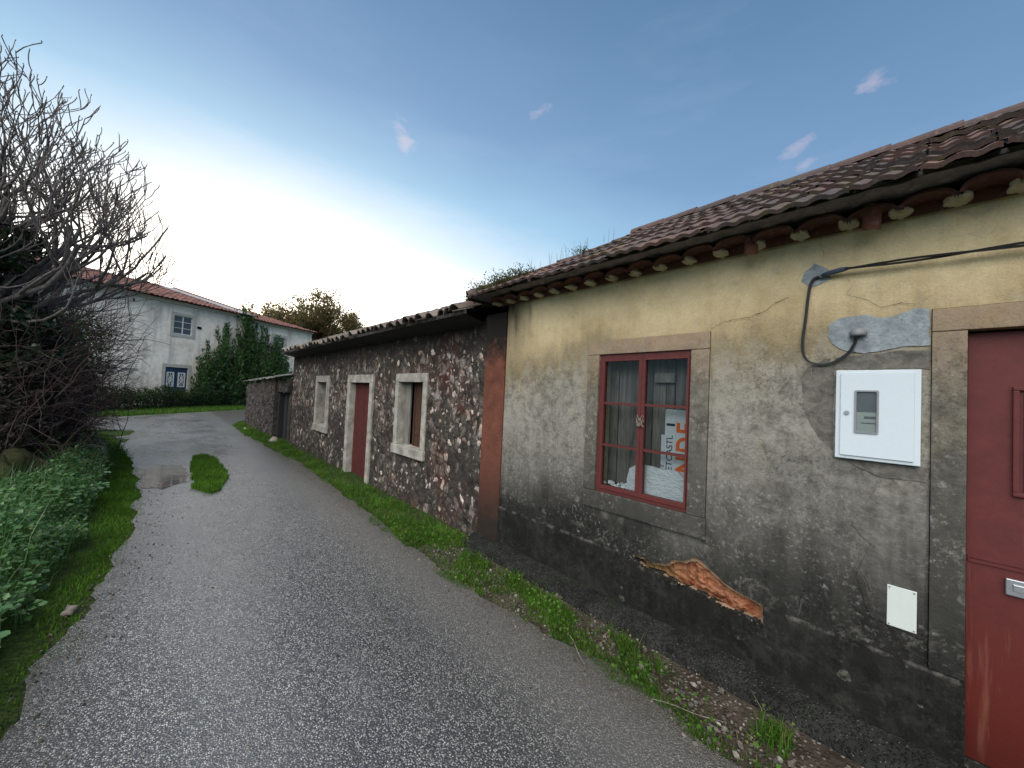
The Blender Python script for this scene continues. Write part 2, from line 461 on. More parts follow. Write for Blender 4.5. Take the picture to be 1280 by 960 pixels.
def mat_ground():
    w = W('soil and turf', rough=.95, spec=.1); p = w.pos(); x, y, z = w.sep(p)
    n = w.noise(p, 5, 7, .7); n2 = w.noise(p, .5, 4, .6)
    soil = w.mix(w.mr(n, .35, .65), (.028,.022,.016), (.095,.078,.058))
    gv = w.vor(p, 45.0); gc = w.sep(w.vor(p, 45.0, out='Color'))
    soil = w.mix(w.math('MULTIPLY', w.math('GREATER_THAN', gc[0], .55), w.mr(gv, .45, .3)), soil, w.ramp(gc[1], [(0, (.07,.06,.05)), (1, (.28,.25,.21))]))
    turf = w.mix(w.mr(w.noise(p, 20, 6, .7), .35, .65), (.016,.03,.008), (.05,.085,.018))
    far = w.mr(add(w, y, w.math('MULTIPLY', n, 2.5)), 3.0, 6.0)
    lf = w.mr(x, -2.9, -3.2)
    c = w.mix(w.math('MAXIMUM', far, lf), soil, turf)
    w.set('Base Color', c)
    w.N(add(w, w.noise(p, 40, 6, .75), w.math('MULTIPLY', w.mr(gv, .5, .2), .6)), .9, .02)
    return w.m

M = {}
M['wall'] = mat_stucco('weathered yellow stucco')
M['plinth'] = mat_stucco('black mouldy plinth', plinth=True)
M['tan'] = mat_cement('tan scratch coat', (.20,.12,.065), (.42,.30,.19))
M['repair'] = mat_stucco('smooth grey repair render', repair=True)
M['trim'] = mat_stucco('weathered trim render', trim=True)
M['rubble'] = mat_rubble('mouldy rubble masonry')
M['drystone'] = mat_rubble('dark dry stone', dark=True)
M['lumps'] = mat_stone_lumps('pale rubble stones', [(.60,.53,.46), (.42,.34,.28), (.66,.59,.52), (.33,.20,.155), (.56,.47,.40), (.20,.165,.14)])
M['drylumps'] = mat_stone_lumps('dark field stones', [(.045,.042,.04), (.09,.085,.08), (.03,.029,.027), (.13,.12,.11), (.055,.052,.047)], k=.6)
M['cement'] = mat_cement('grey cement patch', (.20,.225,.235), (.36,.40,.415))
M['mortar'] = mat_cement('dark damp repair', (.085,.078,.066), (.20,.185,.155))
M['cream'] = mat_cement('cream mortar plug', (.40,.37,.26), (.55,.51,.37))
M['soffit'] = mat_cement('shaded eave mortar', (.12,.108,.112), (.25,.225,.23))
M['brick'] = None
M['tile'] = mat_tile('dark clay roof tile', [(.085,.06,.056), (.125,.078,.068), (.075,.058,.056), (.17,.095,.075), (.11,.08,.075), (.06,.05,.05)], moss=.5, grime=.6)
M['eavetile'] = mat_tile('red clay eave tile', [(.16,.058,.04), (.11,.045,.035), (.20,.075,.05), (.07,.04,.035)], moss=0, grime=.4)
M['canal'] = mat_tile('old canal tile', [(.16,.125,.105), (.25,.205,.175), (.11,.085,.07), (.20,.145,.115), (.30,.26,.22)], moss=.65, grime=.6)
M['redtile'] = mat_tile('red roof tile', [(.20,.085,.065), (.16,.075,.06), (.25,.11,.085), (.13,.07,.058)], moss=.15, grime=.5)
M['hip'] = mat_cement('pale hip mortar', (.30,.31,.32), (.46,.47,.47))
M['oldstone'] = mat_plain_noise('limestone surround', (.16,.15,.13), (.46,.43,.37), 6, .9, .6, .008)
M['pilaster'] = None
M['redwood'] = mat_paint('worn red paint', (.115,.024,.020), (.045,.015,.013), .55, .6)
M['rust'] = mat_paint('rusty red wood', (.085,.015,.012), (.03,.010,.009), .7, .6)
M['brownwood'] = mat_wood('rusty brown plank', (.04,.02,.013), (.12,.06,.036))
M['board'] = mat_wood('grey weathered board', (.11,.10,.09), (.34,.32,.29))
M['darkboard'] = mat_wood('dark weathered board', (.022,.02,.019), (.075,.068,.06))
M['blackwood'] = mat_wood('blackened plank', (.018,.018,.019), (.05,.05,.052))
M['white'] = mat_paint('white enamel', (.62,.68,.71), (.50,.55,.57), .4, .15)
M['plate'] = mat_paint('pale plastic plate', (.62,.66,.61), (.50,.53,.47), .5, .25)
M['steel'] = None
M['black'] = W('black rubber', (.012,.012,.013), .5, .4).m
M['bluecap'] = W('blue grey heat shrink', (.05,.07,.11), .5, .4).m
M['greyplastic'] = mat_paint('grey plastic', (.24,.25,.26), (.13,.13,.13), .5, .4)
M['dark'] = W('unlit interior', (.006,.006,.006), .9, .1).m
def mat_grit():
    w = W('gritty black footing', rough=.85, spec=.25); p = w.pos()
    v = w.vor(p, 75.0); vc = w.sep(w.vor(p, 75.0, out='Color'))
    c = w.mix(w.mr(w.noise(p, 8, 5, .7), .35, .65), (.007,.007,.0065), (.030,.029,.026))
    c = w.mix(w.math('MULTIPLY', w.math('GREATER_THAN', vc[0], .80), w.mr(v, .40, .25)), c, w.ramp(vc[1], [(0, (.05,.05,.045)), (1, (.22,.21,.19))]))
    c = w.mix(w.mr(w.noise(p, 3, 4, .6), .5, .7, 0, .5), c, (.02,.028,.010))
    w.set('Base Color', c); w.N(add(w, w.mr(v, .5, .1), w.noise(p, 25, 5, .7)), 1.0, .02)
    return w.m
M['foot'] = mat_grit()
M['asphalt'] = mat_asphalt()
M['ground'] = mat_ground()
M['bark'] = mat_plain_noise('grey fig bark', (.065,.056,.053), (.19,.165,.155), 20, .85, .4, .006)
M['stem'] = mat_plain_noise('purple brown stem', (.022,.013,.014), (.075,.05,.045), 15, .8, .3, .004)
M['stone'] = mat_plain_noise('pale loose stone', (.12,.105,.085), (.33,.29,.24), 18, .9, .5, .008)
M['moss'] = mat_plain_noise('mossy rock', (.012,.013,.008), (.075,.075,.02), 14, .95, .9, .02)
M['whitewash'] = None
M['blue'] = mat_paint('dark blue paint', (.018,.042,.085), (.012,.025,.05), .45, .4)
M['whitepaint'] = mat_paint('white window paint', (.62,.62,.60), (.4,.4,.37), .5, .3)
M['graytrim'] = mat_plain_noise('grey limestone trim', (.36,.34,.30), (.50,.47,.42), 6, .9, .3, .006)
M['ironwork'] = W('black ironwork', (.01,.01,.011), .5, .4).m
GRASS = [(.045,.13,.012), (.075,.19,.016), (.10,.23,.022), (.06,.15,.018), (.20,.22,.06)]
M['grass'] = mat_leaf('fresh grass', GRASS, .35, .6, .2)
M['straw'] = mat_leaf('dead straw', [(.20,.16,.08), (.32,.27,.15), (.14,.11,.06)], .3, .7, .2)
M['mossgrass'] = mat_leaf('yellow green turf', [(.065,.17,.016), (.095,.225,.022), (.13,.27,.03), (.08,.19,.018), (.16,.25,.04)], .35, .7, .15)
M['weed'] = mat_leaf('blue green weed leaf', [(.045,.135,.030), (.085,.215,.055), (.13,.28,.09), (.10,.20,.035), (.07,.18,.06), (.19,.31,.13), (.05,.12,.025)], .3, .36, .6)
M['bigleaf'] = mat_leaf('mallow leaf', [(.055,.14,.045), (.095,.20,.07), (.15,.26,.12)], .3, .38, .55)
M['ivy'] = mat_leaf('dark ivy leaf', [(.010,.024,.010), (.018,.040,.016), (.03,.06,.022), (.012,.03,.012), (.075,.11,.03)], .2, .4, .5)
M['bramble'] = mat_leaf('dark bramble leaf', [(.012,.012,.011), (.022,.022,.017), (.035,.036,.025), (.016,.022,.012), (.05,.045,.04)], .15, .5, .35)
M['creeper'] = mat_leaf('creeper leaf', [(.035,.085,.025), (.055,.125,.035), (.09,.17,.05), (.04,.10,.03)], .3, .55, .25)
M['hedge'] = mat_leaf('hedge leaf', [(.016,.032,.010), (.026,.05,.014), (.04,.07,.02), (.02,.04,.012)], .25, .6, .2)
M['treeleaf'] = mat_leaf('autumn tree leaf', [(.16,.165,.07), (.25,.20,.09), (.33,.23,.11), (.14,.16,.07)], .65, .6, .2)
M['mosstuft'] = mat_leaf('dry roof moss', [(.045,.055,.016), (.08,.085,.025), (.12,.11,.045)], .3, .8, .1)

def special_mats():
    # exposed clay core
    w = W('bare clay core', rough=.9, spec=.15); p = w.pos()
    f = w.noise(w.map(p, (1, 5, 9), rot=(.35, 0, 0)), 2.0, 7, .7, 1.0)
    c = w.ramp(f, [(.25, (.10,.028,.014)), (.42, (.27,.085,.04)), (.55, (.42,.19,.10)), (.68, (.20,.06,.03)), (.8, (.40,.24,.14))])
    c = w.mix(w.mr(w.sep(p)[1], 1.12, 1.45, 0, .75), c, w.mix(w.noise(p, 16, 5, .6), (.30,.20,.05), (.20,.20,.09)))
    w.set('Base Color', c); w.N(w.noise(p, 26, 7, .72), .9, .03); M['brick'] = w.m
    # red brown pilaster
    w = W('red brown wash', rough=.9, spec=.15); p = w.pos(); z = w.sep(p)[2]
    n = w.noise(p, 7, 7, .7)
    c = w.mix(w.mr(n, .35, .68), (.185,.068,.043), (.105,.043,.03))
    hh = add(w, z, w.math('MULTIPLY', w.math('SUBTRACT', n, .5), .7))
    c = w.mix(w.mr(hh, .95, .25), c, (.03,.022,.018))
    c = w.mix(w.mr(hh, 1.95, 2.2), c, (.022,.019,.017))
    w.set('Base Color', c); w.N(w.noise(p, 35, 7, .75), .8, .012); M['pilaster'] = w.m
    # brushed steel
    w = W('steel', (.55,.56,.58), .35, .5); w.set('Metallic', .9); M['steel'] = w.m
    # white house wash (local coords)
    w = W('stained whitewash', rough=.9, spec=.15); p = w.obj(); x, y, z = w.sep(p)
    n = w.noise(p, .9, 6, .65); n2 = w.noise(p, 4, 6, .7); s_ = w.noise(w.map(p, (2.5, 2.5, .25)), 1.0, 5, .65)
    c = w.mix(w.mr(n2, .35, .7), (.90,.81,.71), (.76,.68,.58))
    c = w.mix(w.mr(n, .48, .66, 0, .6), c, (.46,.39,.31))
    c = w.mix(w.mr(s_, .5, .68, 0, .55), c, (.33,.315,.30))
    c = w.mix(w.math('MULTIPLY', w.mr(z, 2.6, .6), w.mr(n2, .35, .6)), c, (.34,.27,.20))
    c = w.mix(w.math('MULTIPLY', w.mr(z, 5.5, 6.2), .35), c, (.3,.29,.28))
    w.set('Base Color', c); w.N(n2, .3, .02); M['whitewash'] = w.m
    # glass: thin pane
    w = W('window glass'); w.nt.nodes.remove(w.b)
    t = w.n('ShaderNodeBsdfTransparent'); t.inputs[0].default_value = (.80, .84, .84, 1)
    g = w.n('ShaderNodeBsdfGlossy'); g.inputs['Roughness'].default_value = .03
    fr = w.n('ShaderNodeFresnel'); fr.inputs[0].default_value = 1.5
    mx = w.n('ShaderNodeMixShader'); w.put(mx.inputs[0], w.math('MULTIPLY', fr.outputs[0], .75))
    w.nt.links.new(t.outputs[0], mx.inputs[1]); w.nt.links.new(g.outputs[0], mx.inputs[2]); w.nt.links.new(mx.outputs[0], w.out.inputs[0])
    M['glass'] = w.m
    w = W('dark pane', (.035,.042,.05), .12, .6); M['darkpane'] = w.m
    # polystyrene / bubble foam
    w = W('white foam', rough=.6, spec=.3); p = w.pos()
    f = w.noise(w.map(p, (1, 4, 9)), 4.0, 4, .55, 1.5)
    w.set('Base Color', w.mix(w.mr(f, .35, .65), (.78,.84,.86), (.90,.92,.92))); w.N(f, .8, .02); M['foam'] = w.m
    M['signboard'] = mat_paint('white sign panel', (.66,.69,.70), (.5,.53,.55), .5, .2)
    M['orange'] = W('orange lettering', (.80,.15,.03), .5, .3).m
    M['navy'] = W('navy lettering', (.03,.035,.07), .5, .3).m
    # puddle
    w = W('puddle water', (.06,.05,.04), .05, 1.0); p = w.pos()
    n = w.noise(p, 5, 5, .6)
    w.set('Base Color', w.mix(w.mr(n, .4, .6), (.16,.12,.095), (.06,.048,.04)))
    w.N(w.noise(p, 7, 2, .5), .04, .01); M['puddle'] = w.m
    # red metal door
    w = W('red door paint', rough=.5, spec=.35); p = w.pos(); x, y, z = w.sep(p)
    n = w.noise(p, 9, 7, .72); s_ = w.noise(w.map(p, (18, 18, 1.5)), 1.0, 5, .6)
    c = w.mix(w.mr(n, .35, .7), (.125,.026,.023), (.090,.020,.018))
    lo = w.mr(add(w, z, w.math('MULTIPLY', n, .3)), 1.05, .55)
    c = w.mix(lo, c, (.105,.016,.011))
    c = w.mix(w.math('MULTIPLY', w.mr(s_, .58, .72), w.mr(z, 1.0, .75, 0, .3)), c, (.34,.17,.11))
    c = w.mix(w.mr(z, .35, 0, 0, .7), c, (.04,.012,.01))
    c = w.mix(w.math('MULTIPLY', w.mr(w.noise(p, 34, 5, .8), .60, .70), .55), c, (.05,.02,.016))
    c = w.mix(w.math('MULTIPLY', w.mr(w.noise(w.map(p, (30, 30, 1.0), loc=(3, 3, 3)), 1.0, 5, .7), .60, .74), .4), c, (.26,.12,.085))
    w.set('Base Color', c); w.set('Roughness', w.mr(z, 1.2, .4, .62, .33)); w.N(w.noise(p, 45, 5, .7), .2, .004); M['reddoor'] = w.m
special_mats()

# ------------------------------------------------------------------ world and light
def make_world():
    wd = bpy.data.worlds.new('World'); scene.world = wd; wd.use_nodes = True
    nt = wd.node_tree; nt.nodes.clear()
    w = W.__new__(W); w.nt = nt
    out = w.n('ShaderNodeOutputWorld'); bg = w.n('ShaderNodeBackground'); bg2 = w.n('ShaderNodeBackground'); ad = w.n('ShaderNodeAddShader')
    sky = w.n('ShaderNodeTexSky', sky_type='NISHITA'); sky.sun_disc = False
    sky.sun_elevation = R(6); sky.sun_rotation = R(GLOW_AZ)
    nt.links.new(sky.outputs[0], bg.inputs[0]); bg.inputs[1].default_value = .05
    v = w.n('ShaderNodeTexCoord').outputs['Generated']
    x, y, z = w.sep(w.map(v, rot=(0, 0, R(GLOW_AZ))))           # glow now on +y
    d = w.math('SQRT', add(w, w.math('POWER', w.math('MULTIPLY', x, .70), 2.0), w.math('POWER', w.math('MULTIPLY', z, 1.38), 2.0)))
    d = add(w, d, w.math('MULTIPLY', w.math('MAXIMUM', w.math('MULTIPLY', y, -1.0), 0.0), .36))
    n = w.noise(w.map(v, (1, 1, 3.5)), 2.2, 5, .6)
    d = w.math('ADD', d, w.math('MULTIPLY', w.math('SUBTRACT', n, .5), .10))
    k = 4.0
    c = w.ramp(w.math('DIVIDE', d, 1.6), [(0, (3.6/k, 3.4/k, 3.1/k)), (.17, (2.4/k, 2.35/k, 2.25/k)), (.275, (1.15/k, 1.16/k, 1.15/k)), (.33, (.72/k, .84/k, .95/k)),
               (.42, (.31/k, .53/k, .74/k)), (.52, (.17/k, .31/k, .53/k)), (.68, (.085/k, .185/k, .35/k)), (.9, (.068/k, .155/k, .31/k)), (1, (.068/k, .155/k, .31/k))])
    c = w.mix(1.0, c, (k, k, k), 'MULTIPLY')
    # small pink wisps of cloud
    for i, (az, el, sx, sz, amt) in enumerate(CLOUDS):
        a = R(az); e = R(el)
        cx = w.map(v, rot=(0, 0, a)); X, Y, Z = w.sep(cx)
        uz = w.math('SUBTRACT', Z, math.sin(e)); uz2 = w.math('SUBTRACT', uz, w.math('MULTIPLY', X, CLOUD_TILT[i]))
        r = w.math('SQRT', add(w, w.math('POWER', w.math('DIVIDE', X, sx), 2.0), w.math('POWER', w.math('DIVIDE', uz2, sz), 2.0)))
        nn = w.noise(w.map(v, (1, 1, 1.6), loc=(i*3.1, 0, 0)), 26, 6, .65, .4)
        m = w.mr(add(w, r, w.math('MULTIPLY', w.math('SUBTRACT', nn, .5), 3.2)), 1.0, .1)
        m = w.math('MULTIPLY', w.math('MULTIPLY', m, w.math('GREATER_THAN', Y, 0.0)), amt)
        c = w.mix(m, c, (.80, .62, .66))
    # thin high veil
    veil = w.mr(w.noise(w.map(v, (1, 1, 5), rot=(0, .25, 0)), 3.0, 6, .62), .52, .75, 0, .05)
    c = w.mix(veil, c, (.75, .8, .9))
    # below the horizon: dull ground light
    c = w.mix(w.mr(z, .0, -.08), c, (.10, .10, .085))
    nt.links.new(c, bg2.inputs[0]); bg2.inputs[1].default_value = 1.0
    nt.links.new(bg.outputs[0], ad.inputs[0]); nt.links.new(bg2.outputs[0], ad.inputs[1]); nt.links.new(ad.outputs[0], out.inputs[0])
GLOW_AZ = 7.0            # degrees clockwise from +y
CLOUDS = [(24.5, 32.5, .028, .024, .42), (44.5, 37.3, .026, .009, .26), (85.0, 32.8, .027, .012, .36), (77.8, 29.2, .030, .011, .28), (79.0, 27.4, .018, .008, .24)]
CLOUD_TILT = [-.5, .25, .0, .25, .2]
make_world()

sl = bpy.data.lights.new('sky_fill', 'SUN'); so = bpy.data.objects.new('sky_fill', sl); COL.objects.link(so)
sl.energy = 5.0; sl.angle = R(75); sl.color = (1.0, .955, .90)  # added soft fill that brightens the walls, standing for skylight behind the camera
dv = Vector((-.58, -.32, .75)).normalized()
so.rotation_euler = dv.to_track_quat('Z', 'Y').to_euler()

# ------------------------------------------------------------------ camera
CAM = Vector((-2.7, 0, 1.62))
yaw, pitch, roll = R(42.066), R(1.758), R(2.626)
f = Vector((math.sin(yaw)*math.cos(pitch), math.cos(yaw)*math.cos(pitch), math.sin(pitch)))
r0 = Vector((math.cos(yaw), -math.sin(yaw), 0)); u0 = r0.cross(f)
rr = r0*math.cos(roll) + u0*math.sin(roll); uu = u0*math.cos(roll) - r0*math.sin(roll)
cd = bpy.data.cameras.new('camera'); co = bpy.data.objects.new('camera', cd); COL.objects.link(co)
co.matrix_world = Matrix(((rr.x, uu.x, -f.x, CAM.x), (rr.y, uu.y, -f.y, CAM.y), (rr.z, uu.z, -f.z, CAM.z), (0, 0, 0, 1)))
cd.sensor_width = 36; cd.lens = 13.5; cd.clip_start = .05; cd.clip_end = 2000
scene.camera = co
scene.view_settings.view_transform = 'Standard'; scene.view_settings.look = 'None'; scene.view_settings.exposure = 0; scene.view_settings.gamma = 1
scene.render.engine = 'CYCLES'
try:
    scene.cycles.use_denoising = True; scene.cycles.denoiser = 'OPENIMAGEDENOISE'
    scene.cycles.max_bounces = 5; scene.cycles.diffuse_bounces = 3; scene.cycles.glossy_bounces = 2; scene.cycles.transmission_bounces = 3; scene.cycles.transparent_max_bounces = 6; scene.cycles.caustics_reflective = False; scene.cycles.caustics_refractive = False
except Exception: pass

# ------------------------------------------------------------------ ground, road, puddle
def make_ground():
    # one sheet out to the horizon, finer near the lane
    xs = np.unique(np.concatenate((np.linspace(-400, -12, 14), np.linspace(-12, 8, 60), np.linspace(8, 400, 14))))
    ys = np.unique(np.concatenate((np.linspace(-300, -4, 10), np.linspace(-4, 36, 100), np.linspace(36, 600, 16))))
    V = []; F = []
    for j, y in enumerate(ys):
        for i, x in enumerate(xs):
            z = -.012
            if x < -3.15 and y < 19 and x > -40:
                z += min(1, (-3.15-x)/.9)*(.05 + .10*fbm(x*.9, y*.9)) if y < 17 else 0
            if -.7 < x < 0 and -3 < y < 19: z += .02*fbm(x*5, y*5)
            V.append((x, y, z))
    n = len(xs)
    for j in range(len(ys)-1):
        for i in range(n-1): F.append((j*n+i, j*n+i+1, (j+1)*n+i+1, (j+1)*n+i))
    o = link_mesh('ground', V, F, M['ground'], smooth=True); tag(o, kind='structure')
    road = [(-3.3,-12), (-3.28,1.0), (-3.17,2.85), (-3.15,3.34), (-3.02,4.07), (-2.9,5.23), (-2.87,7.3), (-3.05,10.1), (-3.45,13.2), (-4.1,16.3), (-4.9,17.8), (-7.2,18.6), (-20,17.5),
            (-20,21.8), (-9.0,22.2), (-5.6,22.2), (-3.79,23.2), (-1.73,25.6), (.59,28.3), (3.2,32), (9,41), (13,39), (6,29.8), (2.6,24.8), (.6,21.5), (-.35,19.6), (-.68,18.0), (-.72,14.5), (-.6,11.3), (-.48,7.8), (-.62,5.4), (-.70,3.9), (-.73,2.45), (-.62,1.58), (-.63,1.1), (-.70,.72), (-.68,-2), (-.7,-12)]
    out = [p for p in rough_poly(road, .16, .085, 3, 2.3)]
    out = rough_poly(out, .05, .030, 5, 13)
    P, T = sheet2d(out, [], None)
    V = [(x, y, .004) for x, y in P]
    F = []
    for t in T:
        a, b, c = t
        ar = (P[b][0]-P[a][0])*(P[c][1]-P[a][1]) - (P[c][0]-P[a][0])*(P[b][1]-P[a][1])
        F.append((a, b, c) if ar > 0 else (a, c, b))
    tag(link_mesh('road', V, F, M['asphalt']), kind='structure')
    pud = [(-2.90,7.9), (-2.62,7.65), (-2.36,8.1), (-2.30,8.9), (-2.40,9.7), (-2.78,9.9), (-3.02,9.2), (-2.86,8.5)]
    pp = rough_poly(pud, .08, .09, 9, 5)
    P, T = sheet2d(pp, [], None)
    F = []
    for a, b, c in T:
        ar = (P[b][0]-P[a][0])*(P[c][1]-P[a][1]) - (P[c][0]-P[a][0])*(P[b][1]-P[a][1])
        F.append((a, b, c) if ar > 0 else (a, c, b))
    tag(link_mesh('puddle', [(x, y, .008) for x, y in P], F, M['puddle']), kind='structure')
make_ground()

# ------------------------------------------------------------------ tiles
def tile_patch(mb, o, s, wv, nv, cols, rows, tw, ex, prof, keep=None, jit=.006, thick=.014, sag=None, seed=1, lift=.018):
    """rows of roof tiles: o eave corner, s up the slope, wv along the eave, nv the normal"""
    r = random.Random(seed); o = Vector(o); s = Vector(s); wv = Vector(wv); nv = Vector(nv)
    K = len(prof)
    for j in range(rows):
        for i in range(cols):
            c = o + s*(ex*(j+.5)) + wv*(tw*(i+.5))
            if keep and not keep(c): continue
            e0 = 1.7 if j == 0 else 1.0; ds = r.uniform(-jit, jit)*2*e0; dn = r.uniform(-jit, jit)*.6*e0; rot = r.uniform(-.03, .03)*jit/.006
            V = []
            for (end, up) in ((0, lift), (1, 0.0)):
                for k, (u, h) in enumerate(prof):
                    a = (u)*tw; b = (end*(ex+.05)) - .01 + ds
                    q = o + wv*(tw*i + a + rot*(b-.2)) + s*(ex*j + b + rot*(a-tw/2)) + nv*(h + up + dn)
                    if sag: q = q + nv*sag(q)
                    V.append(q)
            for k, (u, h) in enumerate(prof): V.append(V[k] - nv*thick + s*.002)
            F = []
            for k in range(K-1):
                F.append((k, k+1, K+k+1, K+k)); F.append((k, 2*K+k, 2*K+k+1, k+1))
                F.append((2*K+k, K+k, K+k+1, 2*K+k+1))
            mb.add(V, F)

LUSA = [(0, .010), (.06, .014), (.14, .010), (.22, .002), (.30, .001), (.38, .009), (.46, .0145), (.54, .0145), (.62, .009), (.70, .001), (.78, .002), (.86, .010), (.93, .016), (.978, .014)]
WAVE = [(0, .0), (.1, .018), (.22, .042), (.35, .058), (.5, .063), (.65, .058), (.78, .042), (.9, .018), (1.0, .0)]
CHILD_X = [(1, 0, 0), (0, 1, 0)]

def half_tube(mb, p0, p1, r, up=(0, 0, 1), n=8, t=.013, flip=False, r1=None, jag=0):
    p0 = Vector(p0); p1 = Vector(p1); d = (p1-p0).normalized(); up = Vector(up); side = d.cross(up).normalized(); up = side.cross(d)
    r1 = r1 or r; V = []
    for (p, q) in ((p0, r), (p1, r1)):
        for rad in (q, q-t):
            for k in range(n+1):
                a = PI*k/n
                V.append(p + side*math.cos(a)*rad + up*math.sin(a)*rad*(-1 if flip else 1) + d*(random.uniform(-jag, jag) if jag else 0))
    m = n+1; F = []
    for k in range(n):
        F += [(k, k+1, 2*m+k+1, 2*m+k), (m+k+1, m+k, 3*m+k, 3*m+k+1), (k+1, k, m+k, m+k+1), (2*m+k, 2*m+k+1, 3*m+k+1, 3*m+k)]
    F += [(0, 2*m, 3*m, m), (n, m+n, 3*m+n, 2*m+n)]
    mb.add(V, F)

# ------------------------------------------------------------------ yellow cottage
def yellow_cottage():
    t = thing('cottage', 'low cottage with stained yellow and grey render, black plinth and dark tiled roof', 'cottage', (0, .2, 0))
    Y0, YL, ZT = -3.2, 3.10, 2.615
    win = [(1.02,.735), (2.02,.735), (2.02,2.115), (1.02,2.115)]
    dor = [(-1.07,.0), (.02,.0), (.02,2.125), (-1.07,2.125)]
    up = [(1.577,.455), (1.47,.468), (1.40,.452), (1.30,.475), (1.22,.53), (1.15,.55), (1.074,.594), (1.02,.575), (.95,.535), (.90,.498), (.827,.475), (.75,.462), (.685,.452)]
    lo = [(.676,.325), (.72,.345), (.80,.345), (.917,.340), (.99,.352), (1.08,.372), (1.175,.366), (1.28,.385), (1.36,.40), (1.43,.385), (1.50,.42)]
    peel = rough_poly(up + lo, .025, .012, 2, 22)
    mb = MB()
    wavy = lambda u, v: .006*fbm(u*1.6, v*1.6, 1.0)
    outer = [(Y0, .02), (-1.07,.02), (-1.07,2.125), (.02,2.125), (.02,.02), (YL, .02), (YL, ZT), (Y0, ZT)]
    plate(mb, outer, [win, peel], 0.0, .12, .14, wavy)
    mb.box((.121, Y0, .02), (.36, -1.07, ZT)); mb.box((.121, .02, .02), (.36, 1.02, ZT)); mb.box((.121, 2.02, .02), (.36, YL, ZT))
    mb.box((.121, 1.02, .02), (.36, 2.02, .735)); mb.box((.121, 1.02, 2.115), (.36, 2.02, ZT)); mb.box((.121, -1.07, 2.125), (.36, .02, ZT))
    mb.box((.36, Y0, .02), (3.5, Y0+.3, ZT)); mb.box((3.2, Y0+.3, .02), (3.5, 3.42, ZT)); mb.box((.361, 3.12, .02), (3.2, 3.42, ZT))
    mb.build('wall', M['wall'], t)
    # exposed core behind the fallen render
    mb = MB()
    big = [(.60,.28), (1.64,.28), (1.64,.64), (.60,.64)]
    plate(mb, big, [], .052, .05, .016, lambda u, v: max(-.034, .030*fbm(u*9, v*13, 4) + .016*fbm(u*26, v*36, 5) + .05*(u-1.1) - .10*(v-.45)))
    mb.build('exposed_core', M['brick'], t, smooth=False)['label'] = 'bare orange clay core where render fell off'
    mb = MB(); cx_ = sum(q[0] for q in peel)/len(peel); cz_ = sum(q[1] for q in peel)/len(peel)
    inner = [(cx_ + (q[0]-cx_)*(.95 + .07*mnoise.noise(Vector((q[0]*18, q[1]*18, 3)))), cz_ + (q[1]-cz_)*(.86 + .22*mnoise.noise(Vector((q[0]*14, q[1]*14, 9)))) - .012) for q in peel]
    ring = [(cx_ + (q[0]-cx_)*1.02, cz_ + (q[1]-cz_)*1.08) for q in peel]
    plate(mb, ring, [inner], .022, .03, .03, lambda u, v: .006*fbm(u*25, v*25, 3)); mb.build('scratch_coat', M['tan'], t)
    # plinth with a notch for the fallen piece
    mb = MB()
    top = [(YL-.001, .447)] + [(y, .447 + .006*fbm(y*5, 0, 7)) for y in np.arange(3.0, 1.6, -.1)]
    notch = [(p[0], p[1]-.006) for p in rough_poly(lo, .02, .008, 6, 25)[:-1]]
    notch = sorted(notch, key=lambda q: -q[0])
    notch = [q for q in notch if q[1] < .446]
    rest = [(y, .447 + .006*fbm(y*5, 0, 7)) for y in np.arange(.67, -.09, -.09)] + [(-.094, .447)]
    poly = top + notch + rest + [(-.094, -.02), (YL-.001, -.02)]
    plate(mb, poly, [], -.026, .045, .09, lambda u, v: .008*fbm(u*3, v*5, 2) + (.012 if v > .43 else 0))
    mb.box((-.026, Y0, -.02), (.0, -1.0, .447))
    mb.build('plinth', M['plinth'], t)
    # footing strip at the foot of the plinth
    V = []; F = []; ys = np.arange(-3.2, 3.5, .05); prof = [(-.02, .085), (-.07, .078), (-.14, .062), (-.205, .035), (-.23, -.03)]
    for y in ys:
        for (x, z) in prof: V.append((x + .022*fbm(y*3, x*9, 1), y, z + .014*fbm(y*7, x*20, 3)))
    k = len(prof)
    for i in range(len(ys)-1):
        for j in range(k-1): F.append((i*k+j, i*k+j+1, (i+1)*k+j+1, (i+1)*k+j))
    link_mesh('footing', V, F, M['foot'], t, smooth=True)
    # window surround: lintel, jambs, sill
    s = MB()
    s.box((-.014, 1.023, 1.998), (.10, 2.017, 2.112), .004)
    s.box((-.014, 1.023, .870), (.10, 1.142, 1.995), .004); s.box((-.014, 1.903, .870), (.10, 2.017, 1.995), .004)
    s.box((-.020, 1.015, .728), (.10, 2.022, .867), .006)
    s.build('window_surround', M['trim'], t)
    # window: red frame with two leaves of three panes
    w = MB()
    ya, yb, za, zb = 1.145, 1.900, .870, 1.995
    fx0, fx1 = .004, .05
    w.box((fx0, ya, zb-.030), (fx1, yb, zb)); w.box((fx0, ya, za), (fx1, yb, za+.026))
    w.box((fx0, ya, za+.026), (fx1, ya+.010, zb-.030)); w.box((fx0, yb-.026, za+.026), (fx1, yb, zb-.030))
    frame = w.build('window', M['redwood'], t); frame['label'] = 'red framed window of two leaves'
    ym = 1.512
    for (a, b) in ((ya+.011, ym-.001), (ym+.001, yb-.027)):
        ra = .013 if a < 1.3 else .026
        c = MB(); x0, x1 = -.006 + .004, .036
        x0 = -.004
        z0, z1 = za+.028, zb-.032
        c.box((x0, a, z1-.024), (x1, b, z1)); c.box((x0, a, z0), (x1, b, z0+.030))
        c.box((x0, a, z0+.030), (x1, a+ra, z1-.024)); c.box((x0, b-.026, z0+.030), (x1, b, z1-.024))
        for q in (.335, .655):
            zc = z0 + (z1-z0)*q; c.box((x0+.006, a+ra, zc-.009), (x1-.004, b-.026, zc+.009))
